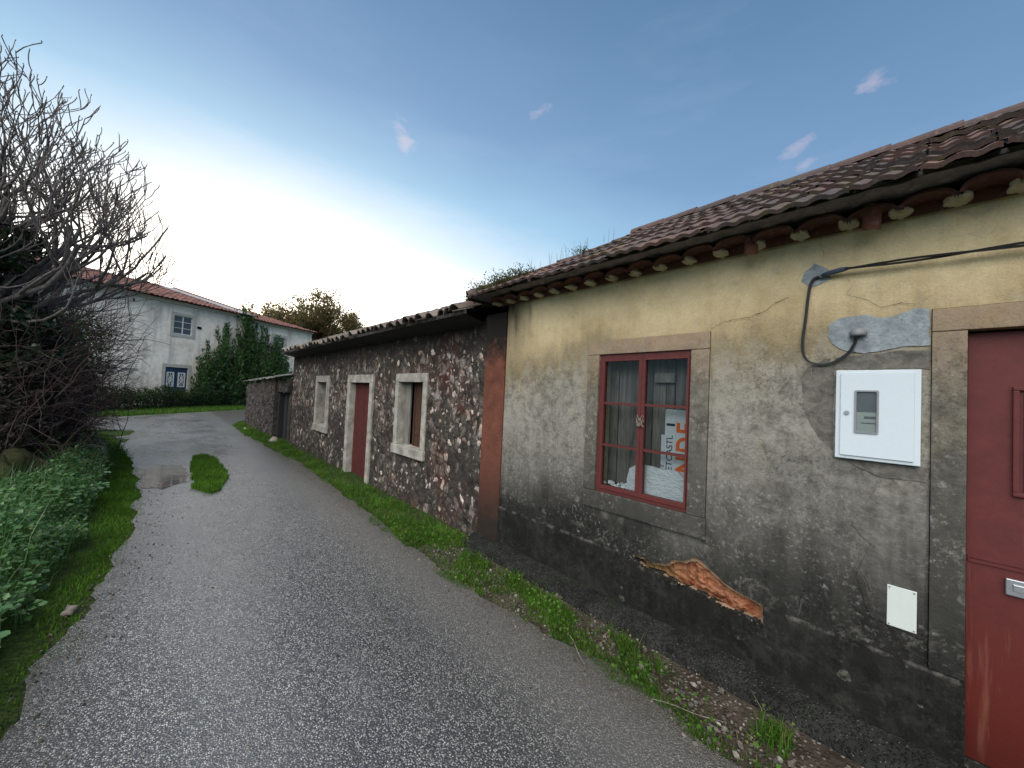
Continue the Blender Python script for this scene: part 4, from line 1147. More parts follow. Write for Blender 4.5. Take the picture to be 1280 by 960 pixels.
# ------------------------------------------------------------------ white two-storey houses across the bend
HO = (-2.0, 31.7, 0.0); HR = R(119.5)          # local: +x into the house, +y along the front towards the left, z up
def hpt(x, y, z):
    c, s = math.cos(HR), math.sin(HR)
    return Vector((HO[0] + x*c - y*s, HO[1] + x*s + y*c, z))

def house_window(t, yc, z0, wd, ht, cols, rows, fr=.17, label=None):
    s = MB(); y0, y1 = yc-wd/2, yc+wd/2
    s.box((-.03, y0-fr, z0+ht), (.10, y1+fr, z0+ht+fr)); s.box((-.03, y0-fr, z0-fr), (.10, y1+fr, z0))
    s.box((-.03, y0-fr, z0+.001), (.10, y0, z0+ht-.001)); s.box((-.03, y1, z0+.001), (.10, y1+fr, z0+ht-.001))
    w = s.build('window', M['graytrim'], t, local=True)
    if label: w['label'] = label
    b = MB(); f_ = .045
    b.box((.04, y0, z0), (.09, y0+f_, z0+ht)); b.box((.04, y1-f_, z0), (.09, y1, z0+ht)); b.box((.041, y0+f_, z0), (.089, y1-f_, z0+f_)); b.box((.041, y0+f_, z0+ht-f_), (.089, y1-f_, z0+ht))
    for k in range(1, cols):
        q = y0 + wd*k/cols; b.box((.042, q-.03, z0+f_), (.088, q+.03, z0+ht-f_))
    for k in range(1, rows):
        q = z0 + ht*k/rows; b.box((.045, y0+f_, q-.016), (.085, y1-f_, q+.016))
    b.build('window_frame', M['whitepaint'], w, local=True)
    g = MB(); g.add([(.07, y0, z0), (.07, y1, z0), (.07, y1, z0+ht), (.07, y0, z0+ht)], [(0, 3, 2, 1)]); g.build('pane', M['darkpane'], w, local=True)

def hip_roof(t, x0, x1, y0, y1, ze, zr, hr, hl, name='roof', seed=1):
    """y0 right end, y1 left end; hr/hl hip run at the ends (0 = gable)"""
    xm = (x0+x1)/2; rf = MB()
    th = math.atan2(zr-ze, xm-x0); s = Vector((math.cos(th), 0, math.sin(th))); nv = Vector((-s.z, 0, s.x))
    L = math.hypot(zr-ze, xm-x0); rows = int(L/.40)+1; ex = L/rows
    def keep(c, x_=None):
        u = (c.x-x0)/(xm-x0)
        return (c.y > y0 + hr*u - .05) and (c.y < y1 - hl*u + .05)
    tile_patch(rf, (x0, y0, ze), s, (0, 1, 0), nv, int((y1-y0)/.26)+1, rows, .26, ex, WAVE5, keep, jit=.010, seed=seed)
    roof = rf.build(name, M['redtile'], t, local=True)
    d = MB()
    a, b, c, e = (x0, y0, ze-.02), (x0, y1, ze-.02), (xm, y1-hl, zr-.03), (xm, y0+hr, zr-.03)
    d.add([a, b, c, e], [(0, 1, 2, 3)]); a2, b2 = (x1, y0, ze-.02), (x1, y1, ze-.02)
    d.add([a2, b2, c, e], [(0, 3, 2, 1)]); d.add([a, e, a2], [(0, 1, 2)]); d.add([b, c, b2], [(0, 2, 1)])
    d.build('roof_deck', M['redtile'], roof, local=True)
    return roof
WAVE5 = [(0, 0), (.25, .035), (.5, .05), (.75, .035), (1, 0)]

def white_houses():
    t = thing('white_house', 'long stained white two-storey house with red tiled roof and dark blue double door', 'house', HO, HR)
    # front runs from y=-4.15 (right) to y=14 (left)
    b = MB()
    plate(b, [(-4.15,-.3), (14,-.3), (14,6.30), (-4.15,6.30)], [[(-.50,4.47), (.60,4.47), (.60,5.68), (-.50,5.68)], [(-.40,-.2), (.85,-.2), (.85,2.42), (-.40,2.42)], [(6.15,4.30), (7.25,4.30), (7.25,5.62), (6.15,5.62)]], 0, .12, None)
    b.box((.121, -4.15, -.3), (7.0, -3.85, 6.3)); b.box((6.7, -3.84, -.3), (7.0, 13.69, 6.3)); b.box((.121, 13.7, -.3), (7.0, 14, 6.3))
    b.build('wall', M['whitewash'], t, local=True)
    k = MB(); k.box((.14, -3.8, -.3), (.16, 13.6, 6.2)); k.build('room_shade', M['dark'], t, local=True)  # near-black sheet stands for the dark of the rooms behind the front
    house_window(t, .05, 4.50, 1.04, 1.15, 2, 3, label='white framed six-pane upper window')
    house_window(t, 6.70, 4.33, 1.04, 1.26, 2, 3, label='upper window half hidden behind the bare branches')
    # door with two leaves and iron grilles
    s = MB(); s.box((-.03, -.57, 2.42), (.10, 1.02, 2.62)); s.box((-.03, -.57, -.2), (.10, -.39, 2.419)); s.box((-.03, .84, -.2), (.10, 1.02, 2.419)); d = s.build('door', M['graytrim'], t, local=True); d['label'] = 'dark blue double door with white framed iron grilles'
    for yc in (-.08, .53):
        l = MB(); l.box((.05, yc-.295, -.2), (.10, yc+.295, 2.40), .01); l.box((.035, yc-.22, .2), (.05, yc+.22, 1.0), .01); l.build('door_leaf', M['blue'], d, local=True)
        l = MB(); z0, z1, y0, y1 = 1.22, 2.12, yc-.20, yc+.20
        for a, c in (((.032, y0, z0), (.049, y0+.06, z1)), ((.032, y1-.06, z0), (.049, y1, z1)), ((.033, y0+.06, z0), (.048, y1-.06, z0+.06)), ((.033, y0+.06, z1-.06), (.048, y1-.06, z1))): l.box(a, c)
        l.build('grille_frame', M['whitepaint'], d, local=True)
        g = MB(); g.add([(.046, y0+.05, z0+.05), (.046, y1-.05, z0+.05), (.046, y1-.05, z1-.05), (.046, y0+.05, z1-.05)], [(0, 3, 2, 1)]); g.build('pane', M['darkpane'], d, local=True)
        g = MB()
        for p in range(2):
            sg = 1 if p else -1
            g.tube([(.038, yc + sg*.13*math.cos(q*PI/8), 1.67 + .36*math.sin(q*PI/8 - PI/2)*1.0) for q in range(9)], .018, 4)
        g.tube([(.038, yc+.09*math.cos(q*PI/6), 1.67+.12*math.sin(q*PI/6)) for q in range(13)], .018, 4)
        g.tube([(.038, yc, 1.28), (.038, yc, 2.06)], .014, 4)
        g.build('door_grille', M['whitepaint'], d, local=True)
    # cornice and small wall fittings
    c = MB(); c.box((-.12, -4.15, 6.301), (.0, 14, 6.40)); c.box((-.22, -4.15, 6.401), (.0, 14, 6.47)); c.build('cornice', M['graytrim'], t, local=True)
    hip_roof(t, -.42, 7.4, -4.35, 14.3, 6.50, 7.85, 3.1, 3.0, seed=31)
    c = MB(); a = Vector((-.45, -4.38, 6.52)); e = Vector((3.49, -1.25, 7.90)); half_tube(c, a, e, .16, n=8, t=.05)
    y = -1.25
    while y < 11.2: half_tube(c, (3.49, y, 7.82), (3.49, y+.46, 7.80), .15, n=6); y += .44
    c.build('ridge', M['redtile'], t, local=True)
    c = MB(); q4 = [(-.47, -4.30, 6.60), (-.47, -3.25, 6.60), (3.45, -.30, 7.955), (3.45, -1.25, 7.955)]
    c.add(q4 + [(p_[0], p_[1], p_[2]-.05) for p_ in q4], [(0, 3, 2, 1), (4, 5, 6, 7), (0, 1, 5, 4), (1, 2, 6, 5), (2, 3, 7, 6), (3, 0, 4, 7)]); c.build('hip_flashing', M['hip'], t, local=True)
    k = MB(); k.box((-.05, -.98, 5.02), (-.002, -.74, 5.16)); k.build('vent', M['dark'], t, local=True)
    k = MB(); k.tube([(-.02, 2.62, 6.1), (-.09, 2.62, 6.08), (-.10, 2.62, 5.98)], .04, 6); k.build('spout', M['rust'], t, local=True)
    k = MB(); k.tube([(-.02, 2.86, 6.2), (-.025, 2.83, 5.6), (-.02, 2.72, 5.1), (-.02, 2.7, 4.8)], .014, 5); k.tube([(-.02, 2.2, 2.18), (-.03, 6, 2.12), (-.02, 10, 2.2)], .012, 5); k.build('wall_cable', M['black'], t, local=True)
    # neighbour on the right
    t2 = thing('white_house', 'smaller white house at the right end of the row with lower red hipped roof', 'house', tuple(hpt(0, -7, 0)), HR)
    o = lambda p: (p[0], p[1]+7, p[2])
    b = MB(); plate(b, [(-2.85,-.3), (2.84,-.3), (2.84,6.15), (-2.85,6.15)], [[(-.25,4.15), (.85,4.15), (.85,5.45), (-.25,5.45)]], .02, .12, None)
    b.box((.141, -2.85, -.3), (6.5, -2.55, 6.15)); b.box((6.2, -2.54, -.3), (6.5, 2.84, 6.15)); b.build('wall', M['whitewash'], t2, local=True)
    k = MB(); k.box((.16, -2.5, -.3), (.18, 2.8, 6.0)); k.build('room_shade', M['dark'], t2, local=True)  # black colour stands for the unlit inside here too
    house_window(t2, .30, 4.18, 1.02, 1.24, 2, 3)
    c = MB(); c.box((-.10, -2.85, 6.151), (.02, 2.84, 6.25)); c.box((-.20, -2.90, 6.251), (.02, 2.84, 6.31)); c.build('cornice', M['graytrim'], t2, local=True)
    hip_roof(t2, -.36, 7.0, -3.15, 3.2, 6.33, 7.50, 3.4, 0, seed=33)
white_houses()

# ------------------------------------------------------------------ foliage helpers
def unit(v): return v/np.maximum(np.linalg.norm(v, axis=1, keepdims=True), 1e-9)

def leaf_mesh(C, D, Nn, Ln, Wd, fold=.25):
    """C base points, D leaf direction, Nn rough normal, Ln length, Wd width: folded six point leaves"""
    D = unit(D); S = unit(np.cross(D, Nn)); Nn = np.cross(S, D)
    n = len(C); Ln = Ln[:, None]; Wd = Wd[:, None]
    a = C; b = C + D*Ln
    m1 = C + D*Ln*.38; 
    l = m1 + S*Wd*.5 + Nn*Wd*fold; r = m1 - S*Wd*.5 + Nn*Wd*fold
    V = np.stack((a, l, b, r), 1).reshape(-1, 3)
    i = np.arange(n)[:, None]*4
    F = np.concatenate((i + np.array([[0, 2, 1]]), i + np.array([[0, 3, 2]])), 1).reshape(-1, 3)
    return V, F

def rnd_dirs(n, up=0.0):
    v = rng.normal(size=(n, 3)); v = unit(v); v[:, 2] += up
    return unit(v)

def leaf_cloud(centres, per, spread, L, upbias=.2, wr=.6):
    """clumps of leaves round given centres"""
    C = np.repeat(centres, per, 0) + rng.normal(size=(len(centres)*per, 3))*spread
    n = len(C); Ln = rng.uniform(.6, 1.25, n)*L
    return leaf_mesh(C, rnd_dirs(n, upbias), rnd_dirs(n, .7), Ln, Ln*wr*rng.uniform(.75, 1.2, n))

def cat(*VF):
    Vs = []; Fs = []; b = 0
    for V, F in VF:
        Vs.append(V); Fs.append(F + b); b += len(V)
    return np.concatenate(Vs), np.concatenate(Fs)

def tubes(paths, radii, k=4):
    """many thin stems at once; paths: list of (m,3) arrays, radii list of (m,)"""
    V = []; F = []; b = 0
    ang = np.arange(k)*2*np.pi/k; ca, sa = np.cos(ang), np.sin(ang)
    for P, r in zip(paths, radii):
        m = len(P); T = np.gradient(P, axis=0); T = unit(T)
        ref = np.array([0.31, .17, .93]) if abs(T[0, 2]) < .9 else np.array([1., .1, 0])
        A = unit(np.cross(T, ref)); B = np.cross(T, A)
        ring = P[:, None, :] + r[:, None, None]*(A[:, None, :]*ca[None, :, None] + B[:, None, :]*sa[None, :, None])
        V.append(ring.reshape(-1, 3))
        i = (np.arange(m-1)[:, None]*k + np.arange(k)[None, :]).ravel(); j = (np.arange(m-1)[:, None]*k + (np.arange(k)[None, :]+1) % k).ravel()
        F.append(np.stack((i, j, j+k, i+k), 1) + b); b += m*k
    return np.concatenate(V), np.concatenate(F)

def blades(P, H, Wd, lean=.45, lean_dir=None):
    """grass blades: base P, height H; three points each side collapsed to a tip"""
    n = len(P); a = rng.uniform(0, 2*np.pi, n); s = np.stack((np.cos(a), np.sin(a), np.zeros(n)), 1)
    b = rng.uniform(0, 2*np.pi, n); l = np.stack((np.cos(b), np.sin(b), np.zeros(n)), 1)*(rng.uniform(.1, 1, n)*lean)[:, None]
    H = H[:, None]; Wd = Wd[:, None]; up = np.array([0, 0, 1.])
    m = P + up*H*.55 + l*H*.28; tp = P + up*H*.92 + l*H
    V = np.stack((P - s*Wd*.5, P + s*Wd*.5, m + s*Wd*.38, m - s*Wd*.38, tp), 1).reshape(-1, 3)
    i = np.arange(n)[:, None]*5
    F = np.concatenate((i + [[0, 1, 2]], i + [[0, 2, 3]], i + [[3, 2, 4]]), 1).reshape(-1, 3)
    return V, F

def sample_mask(n, x0, x1, y0, y1, fn):
    out = []; need = n
    while need > 0:
        p = np.stack((rng.uniform(x0, x1, need*3), rng.uniform(y0, y1, need*3)), 1)
        k = np.array([rng.random() < fn(q[0], q[1]) for q in p])
        p = p[k][:need]; 
        if len(p) == 0: break
        out.append(p); need -= len(p)
    return np.concatenate(out)

def road_right(y):
    return float(np.interp(y, [-2, .7, 1.1, 1.6, 2.45, 3.9, 5.4, 7.8, 11.3, 14.5, 18, 19.6, 21.5], [-.68, -.70, -.63, -.62, -.73, -.70, -.62, -.48, -.60, -.72, -.68, -.35, .6]))
def road_left(y):
    return float(np.interp(y, [1, 2.85, 3.34, 4.07, 5.23, 7.3, 10.1, 13.2, 16.3, 17.8], [-3.28, -3.17, -3.15, -3.02, -2.9, -2.87, -3.05, -3.45, -4.1, -4.9]))

# ------------------------------------------------------------------ grass
def grass():
    # verge along the walls on the right
    def dens(x, y):
        e = road_right(y) - .05 + .10*fbm(y*1.9, 2.2)
        if x < e: return 0
        wall = -.29 if y < 3.3 else (-.10 if y < 12.4 else -.20)
        wall -= .12*abs(fbm(y*2.3, 5.5))
        if x > wall: return 0
        n = fbm(x*2.6, y*1.7, 4)
        d = .03 + max(0, n*3.4 + (.34 if y < 2.2 else .62 if y < 3.5 else .80))
        if y < 1.0: d *= .6
        return min(1, d)
    p1 = sample_mask(19000, -.9, -.05, .45, 4.5, dens); p2 = sample_mask(17000, -.9, .0, 4.5, 19.4, dens)
    P = np.concatenate((p1, p2)); n = len(P)
    hn = np.array([fbm(a*3, b*2.2, 6) for a, b in P])
    edge = np.array([max(0, min(1, (a-road_right(b))/.25)) for a, b in P])
    H = (.042 + .095*np.clip(hn+.5, 0, 1.3)**1.2)*rng.uniform(.5, 1.3, n)*(.45+.55*edge)
    V, F = blades(np.column_stack((P, np.full(n, -.012))), H, rng.uniform(.0035, .0065, n)*(1 + .12*np.clip(P[:, 1]-4, 0, 8)), .6)
    # small clover like leaves in it
    q = P[rng.random(n) < .07]; m = len(q)
    C = np.column_stack((q, rng.uniform(.02, .09, m))); Ln = rng.uniform(.012, .028, m)
    V, F = cat((V, F), leaf_mesh(C, rnd_dirs(m, .1), rnd_dirs(m, 2.0), Ln, Ln*.9))
    k_ = rng.random(n) < .05
    Vd = blades(np.column_stack((P[k_], np.full(k_.sum(), -.010))), H[k_]*1.1, np.full(k_.sum(), .004), 1.3)
    tag(link_mesh('dry_blades', Vd[0], Vd[1], M['straw']), 'dead straw coloured blades among the verge grass', 'grass', kind='stuff')
    tag(link_mesh('verge_grass', V, F, M['grass']), 'bright green grass growing along the foot of the cottage walls', 'grass', kind='stuff')
    # island in the lane
    isl = [(-2.21,10.6), (-1.95,10.75), (-1.86,10.4), (-1.80,9.2), (-1.83,7.92), (-1.98,7.2), (-2.17,7.0), (-2.30,7.6), (-2.27,9.0)]
    isl = rough_poly(isl, .1, .07, 7, 4)
    P = sample_mask(9000, -2.45, -1.7, 6.9, 10.9, lambda x, y: 1.0 if in_poly((x, y), isl) else 0)
    n = len(P); H = rng.uniform(.03, .10, n)
    V, F = blades(np.column_stack((P, np.full(n, .003))), H, rng.uniform(.006, .011, n), .7)
    tag(link_mesh('grass_island', V, F, M['mossgrass']), 'strip of yellow green grass growing in the middle of the lane beside the puddle', 'grass', kind='stuff')
    # left edge: low bright turf beside the asphalt
    def dl(x, y):
        e = road_left(y) + .05 + .12*fbm(y*1.3, 7.7)
        if x > e: return 0
        w_ = .22 + .28*min(1, max(0, (y-4)/3)) + .15*fbm(y, 3)
        return max(0, min(1, 1.3*(1-(e-x)/max(.05, w_)))) if y > 3.3 else .5*max(0, 1-(e-x)/.3)
    P = sample_mask(24000, -5.6, -2.6, 2.2, 17.5, dl); n = len(P)
    hh = np.array([max(0, road_left(b)-a) for a, b in P])
    H = (.025 + .07*np.clip(hh/.5, 0, 1))*rng.uniform(.5, 1.25, n)
    V, F = blades(np.column_stack((P, np.full(n, -.012))), H, rng.uniform(.005, .009, n), .7)
    tag(link_mesh('roadside_turf', V, F, M['mossgrass']), 'low yellow green turf along the left edge of the lane', 'grass', kind='stuff')
    # grass at the far corner by the thicket and the strip before the hedge
    def df(x, y): return 1.0 if x < road_left(y) + .1*fbm(x*2, y*2) and y < 18.2 and x > -9 else 0
    P = sample_mask(16000, -7.0, -3.2, 11.0, 18.2, df); n = len(P); hn = np.array([fbm(a*1.5, b*1.5, 6) for a, b in P])
    V1 = blades(np.column_stack((P, np.full(n, -.01))), (.10 + .16*np.clip(hn+.5, 0, 1))*rng.uniform(.5, 1.2, n), rng.uniform(.009, .016, n), .6)
    a = np.array([(-14.5, 22.0), (-9.0, 22.3), (-5.6, 22.3), (-3.79, 23.3), (-1.73, 25.7), (.59, 28.4), (3.0, 31.7)])
    seg = rng.integers(0, len(a)-1, 16000); u = rng.random(16000)[:, None]; P = a[seg]*(1-u) + a[seg+1]*u
    nr = np.array([-.62, .78]); w_ = np.interp(P[:, 0], [-14, -5.6, -1.7, 1, 3], [1.5, 1.6, 3.2, 3.8, 3.5])
    P = P + nr*(rng.random(16000)*w_ - .12)[:, None]; n = len(P)
    V2 = blades(np.column_stack((P, np.full(n, -.01))), rng.uniform(.07, .24, n), rng.uniform(.014, .026, n), .6)
    V, F = cat(V1, V2)
    tag(link_mesh('far_verge_grass', V, F, M['grass']), 'green grass on the far verges round the bend', 'grass', kind='stuff')
    # loose gravel on the near verge
    mb = MB(); r = random.Random(77); k = 0
    while k < 1100:
        y = r.uniform(.4, 3.6); x = r.uniform(-.80, -.2)
        if r.random() > .35 + .5*(1-abs(x+.5)/.35): continue
        s_ = r.choice((.003, .004, .005, .006, .007, .009, .014)); lump(mb, (x, y, .0), (s_*r.uniform(.7, 1.2), s_), k+9000, .9); k += 1
        for q in range(-12, 0): pass
    tag(mb.build('verge_gravel', mat_stone_lumps('verge chippings', [(.10,.09,.075), (.20,.18,.15), (.05,.045,.04), (.36,.32,.27), (.13,.09,.07), (.06,.055,.05), (.15,.13,.11)], k=.4), None), 'pale chippings and grit between the grass tufts on the near verge', 'gravel', kind='stuff')
grass()

def road_grit():
    mb = MB(); r = random.Random(91); k = 0
    while k < 900:
        y = r.uniform(1.2, 9.0)
        if r.random() < .68:
            x = road_left(y) + abs(r.gauss(0, .22)) - .06
            if r.random() < .3 and y > 5: continue
        else: x = road_right(y) - abs(r.gauss(0, .25))
        s_ = r.choice((.003, .004, .005, .006, .008, .011)); lump(mb, (x, y, .005), (s_*r.uniform(.6, 1.3), s_), k+15000, .8); k += 1
    for k in range(26):
        x = r.uniform(-2.6, -.9); y = r.uniform(1.5, 7); s_ = r.uniform(.006, .013); lump(mb, (x, y, .005), (s_*1.8, s_*.7), k+17000, .5)
    tag(mb.build('road_grit', mat_stone_lumps('dark grit and litter', [(.05,.04,.03), (.09,.075,.055), (.16,.14,.11), (.035,.03,.025), (.12,.085,.05), (.25,.23,.2)], k=.3), None), 'dark grit and leaf litter along the edges of the lane', 'grit', kind='stuff')
road_grit()

def loose_bits():
    L = [('pale stone lying at the foot of the shed door', (-.30, 12.75, .03), .17), ('small pale stone in the grass before the shed wall', (-.52, 16.2, .02), .09),
         ('white pebble on the near verge close to the black footing', (-.36, .92, .015), .020), ('cream pebble beside the nearest grass tuft', (-.47, 1.18, .015), .024),
         ('flat stone half sunk at the left edge of the lane', (-3.10, 3.98, .0), .055)]
    for i, (lb, c, s_) in enumerate(L):
        mb = MB(); lump(mb, (0, 0, 0), (s_, s_*.8), i+400, .9, 2)
        V = [(v[0]+c[0], v[1]+c[1], v[2]*.65+c[2]) for v in mb.v]
        o = link_mesh('loose_stone', V, mb.f, M['stone'], None, smooth=True); tag(o, lb, 'stone')
    for i, (a, b, lb) in enumerate([((-.66, 1.02, .02), (-.50, .70, .015), 'pale dry stalk lying across the near verge'), ((-.62, 1.62, .05), (-.72, 1.42, .012), 'short pale straw lying beside the second grass tuft')]):
        mb = MB(); a = Vector(a); b = Vector(b)
        mb.tube([a.lerp(b, q/6) + Vector((.004*math.sin(q), 0, .004*math.sin(q*1.3))) for q in range(7)], [.0017]*6+[.0008], 5)
        tag(mb.build('dry_stalk', M['stone'], None), lb, 'stalk')
loose_bits()

# ------------------------------------------------------------------ weeds on the left bank
def bank_h(x, y):
    d = max(0.0, road_left(y) - .10 - x)
    return min(1.0, d/.55)
def weeds():
    def dn(x, y):
        d = road_left(y) - .22 - .14*fbm(y*1.7, 1) - x
        if y > 4: d -= .06 + .10*min(1, (y-4)/2)
        return 1.0 if 0 < d < 2.6 else 0
    P = sample_mask(52000, -5.6, -2.9, 2.0, 12.5, dn); n = len(P)
    Hn = np.array([fbm(a*1.6, b*1.3, 2) for a, b in P]); bh = np.array([bank_h(a, b) for a, b in P])
    top = (.10 + .34*bh)*(1 + .95*Hn)
    z = top*np.sqrt(rng.random(n))
    L = rng.uniform(.020, .058, n)*np.interp(P[:, 1], [2, 5, 12], [.95, 1.0, 1.25])
    D = rnd_dirs(n, .05); D[:, 2] *= .4
    VF = leaf_mesh(np.column_stack((P, z)), D, rnd_dirs(n, 2.2), L, L*rng.uniform(.55, .95, n), .18)
    k = rng.random(n) < .22; Q = P[k]; tq = top[k]; m = len(Q)
    VG = blades(np.column_stack((Q, np.full(m, -.01))), tq*rng.uniform(.7, 1.7, m), rng.uniform(.004, .008, m), .5)
    V, F = cat(VF, VG)
    tag(link_mesh('ground_cover', V, F, M['weed']), 'thick blue green weeds and grass covering the left bank', 'weeds', kind='stuff')
    # broad leaved plants one can tell apart at the front edge of the bank
    spots = [(-3.46,2.72,.9,'broad leaved weed nearest the camera at the edge of the lane'), (-3.46,3.16,.9,'broad leaved weed, second from the front, close to the asphalt'), (-3.52,3.42,1.2,'tall broad leaved weed behind the two front ones'),
             (-3.40,3.86,.75,'small mallow like weed by the flat stone'), (-3.62,4.15,1.15,'bushy broad leaved weed among the grasses, near the front of the bank'), (-3.42,5.35,1.0,'mallow like weed on the edge of the yellow green turf'),
             (-3.55,6.2,1.15,'pale topped leafy weed in the middle of the bank'), (-3.40,7.0,1.1,'pale topped leafy weed where the lane is narrowest'), (-3.75,7.9,1.2,'leafy weed in front of the dark thicket'), (-3.55,8.8,1.1,'last leafy weed before the bank bends away')]
    for (x, y, s_, lb) in spots:
        t = thing('leafy_weed', lb, 'plant', (x, y, -.01), 0, 'leafy weeds on the left bank')
        st = []; rr_ = []; C = []; D = []; Ls = []
        for k in range(11):
            a = rng.uniform(0, 2*PI); ln = rng.uniform(.10, .24)*s_; hh = rng.uniform(.16, .40)*s_
            u = np.linspace(0, 1, 6)[:, None]
            base = np.array([x + .03*math.cos(a), y + .03*math.sin(a), -.01])
            pth = base + np.array([math.cos(a), math.sin(a), 0])*ln*u**1.4 + np.array([0, 0, 1.])*hh*(u*1.25 - .25*u**2.5)
            st.append(pth); rr_.append(np.full(6, .0032)*np.linspace(1.2, .6, 6))
            for q in (3, 4, 5, 5):
                C.append(pth[q]); b_ = a + rng.uniform(-1.4, 1.4); D.append((math.cos(b_), math.sin(b_), rng.uniform(-.25, .25))); Ls.append(rng.uniform(.035, .078)*s_)
        V, F = tubes(st, rr_, 5); link_mesh('stem', V, F, M['creeper'], t)
        C = np.array(C); D = unit(np.array(D)); Ls = np.array(Ls); mb = []
        # rounded leaves: fan of points
        ang = np.linspace(-2.5, 2.5, 9); rad = np.array([.55, .85, .95, 1.0, 1.05, 1.0, .95, .85, .55])*.55
        V = []; F = []
        for c, d, l in zip(C, D, Ls):
            up = np.array([rng.uniform(-.3, .3), rng.uniform(-.3, .3), 1.0]); s2 = np.cross(d, up); s2 /= np.linalg.norm(s2); nn = np.cross(s2, d)
            b = len(V); V.append(c)
            ctr = c + d*l*.5
            for a_, r_ in zip(ang, rad): V.append(ctr + (d*math.cos(a_) + s2*math.sin(a_))*l*r_ + nn*l*(.10*math.cos(a_*3) - .05 + .10*abs(math.sin(a_))))
            for q in range(8): F.append((b, b+1+q, b+2+q))
        link_mesh('leaf', V, F, M['bigleaf'], t, smooth=True)['kind'] = 'stuff'
    # mossy rocks under the thicket
    for i, (x, y, z, s_, lb) in enumerate([(-4.25, 7.35, .32, .34, 'rounded mossy rock at the left edge of the picture'), (-4.05, 8.0, .36, .30, 'mossy rock between the weeds and the thicket'), (-3.95, 9.0, .42, .26, 'small upright mossy rock under the dark stems')]):
        mb = MB(); lump(mb, (x, y, z-.05), (s_, s_*.95), i+60, .95, 3)
        tag(mb.build('mossy_rock', M['moss'], None, smooth=True), lb, 'rock')
weeds()

# ------------------------------------------------------------------ bare fig tree
def grow_tree(base, limbs, r0, steps, rnd, up=.10, fork=(.30, 3), maxd=4, shrink=.66, seg=.16, wob=.30, lim=None):
    paths = []; rads = []; tips = []
    def go(p, d, r, ln, depth):
        n = max(4, int(ln/seg)); P = [p.copy()]; rr_ = [r]
        d = d/np.linalg.norm(d)
        for i in range(n):
            d = d + np.array([rnd.gauss(0, 1), rnd.gauss(0, 1), rnd.gauss(0, 1)])*wob*.38 + np.array([0, 0, up*(1.0 + depth*.55)])
            d /= np.linalg.norm(d); p = p + d*ln/n; P.append(p.copy()); u = (i+1)/n; rr_.append(r*(1-u*.45))
            if lim and depth > 1 and lim(p): break
            if depth < maxd and i > 0 and (rnd.random() < fork[0] or i == n-1):
                for q in range(rnd.choice((1, 1, 2))):
                    side = np.array([rnd.gauss(0, 1), rnd.gauss(0, 1), rnd.gauss(0, .7)]); side -= d*side.dot(d); side /= np.linalg.norm(side)+1e-9
                    nd = d*rnd.uniform(.55, .9) + side*rnd.uniform(.5, .9)
                    go(p.copy(), nd, max(.0042, rr_[-1]*rnd.uniform(.55, .75)), ln*shrink*rnd.uniform(.65, 1.1), depth+1)
        paths.append(np.array(P)); rads.append(np.maximum(np.array(rr_), .0038)); tips.append(p)
    for d, ln, r in limbs: go(np.array(base, float), np.array(d, float), r, ln, 1)
    return paths, rads, tips

def fig_tree():
    rnd = random.Random(19)
    base = (-5.15, 8.6, 0)
    t = thing('fig_tree', 'bare grey fig tree with many upturned twigs over the left bank', 'tree', base)
    trunk = np.array([(-5.15,8.6,-.1), (-5.12,8.6,.6), (-5.02,8.62,1.2), (-4.98,8.6,1.75), (-4.95,8.62,2.2)])
    V, F = tubes([trunk], [np.array([.17, .15, .135, .13, .12])], 9); link_mesh('trunk', V, F, M['bark'], t, smooth=True)
    top = trunk[-1]
    limbs = [((.75, .10, .80), 1.75, .062), ((1.0, .0, .32), 1.9, .058), ((.9, -.25, .55), 1.7, .055), ((.2, -.2, 1.2), 1.9, .07), ((.45, -.45, .95), 1.8, .06), ((.5, .6, .9), 1.9, .06), ((-.2, .1, 1.2), 2.0, .07), ((1.0, .1, .02), 2.0, .05), ((.9, .45, .15), 2.0, .05), ((.95, -.35, .2), 1.9, .05), ((.8, .8, .3), 1.9, .05), ((1.0, -.15, .25), 2.1, .045), ((1.0, .3, .30), 2.2, .045), ((.95, .05, .55), 2.1, .05),
             ((-.8, -.2, .8), 1.9, .06), ((-.6, .7, .7), 1.8, .06), ((.95, .25, .10), 1.8, .055), ((.1, -.9, .7), 1.6, .05), ((.7, .5, .45), 1.9, .055), ((.55, -.15, 1.1), 1.9, .06)]
    P, Rr, tips = grow_tree(top, limbs, .06, 0, rnd, up=.070, fork=(.29, 2), maxd=5, shrink=.66, wob=.32, lim=lambda q: q[2] > 6.1 - 1.30*(q[0]+4.3) + .45*math.sin(q[1]*5+q[0]*9) or q[0] > -2.6)
    V, F = tubes(P, [np.maximum(q, .0055) for q in Rr], 4); o = link_mesh('branch', V, F, M['bark'], t, smooth=True); o['kind'] = 'stuff'
    print('fig', len(P), 'stems')
    # blunt end buds
    n = len(tips); C = np.array(tips); Ln = rng.uniform(.02, .04, n)
    V, F = leaf_mesh(C, rnd_dirs(n, 2.0), rnd_dirs(n), Ln, Ln*.5); o = link_mesh('bud', V, F, M['bark'], t); o['kind'] = 'stuff'
fig_tree()

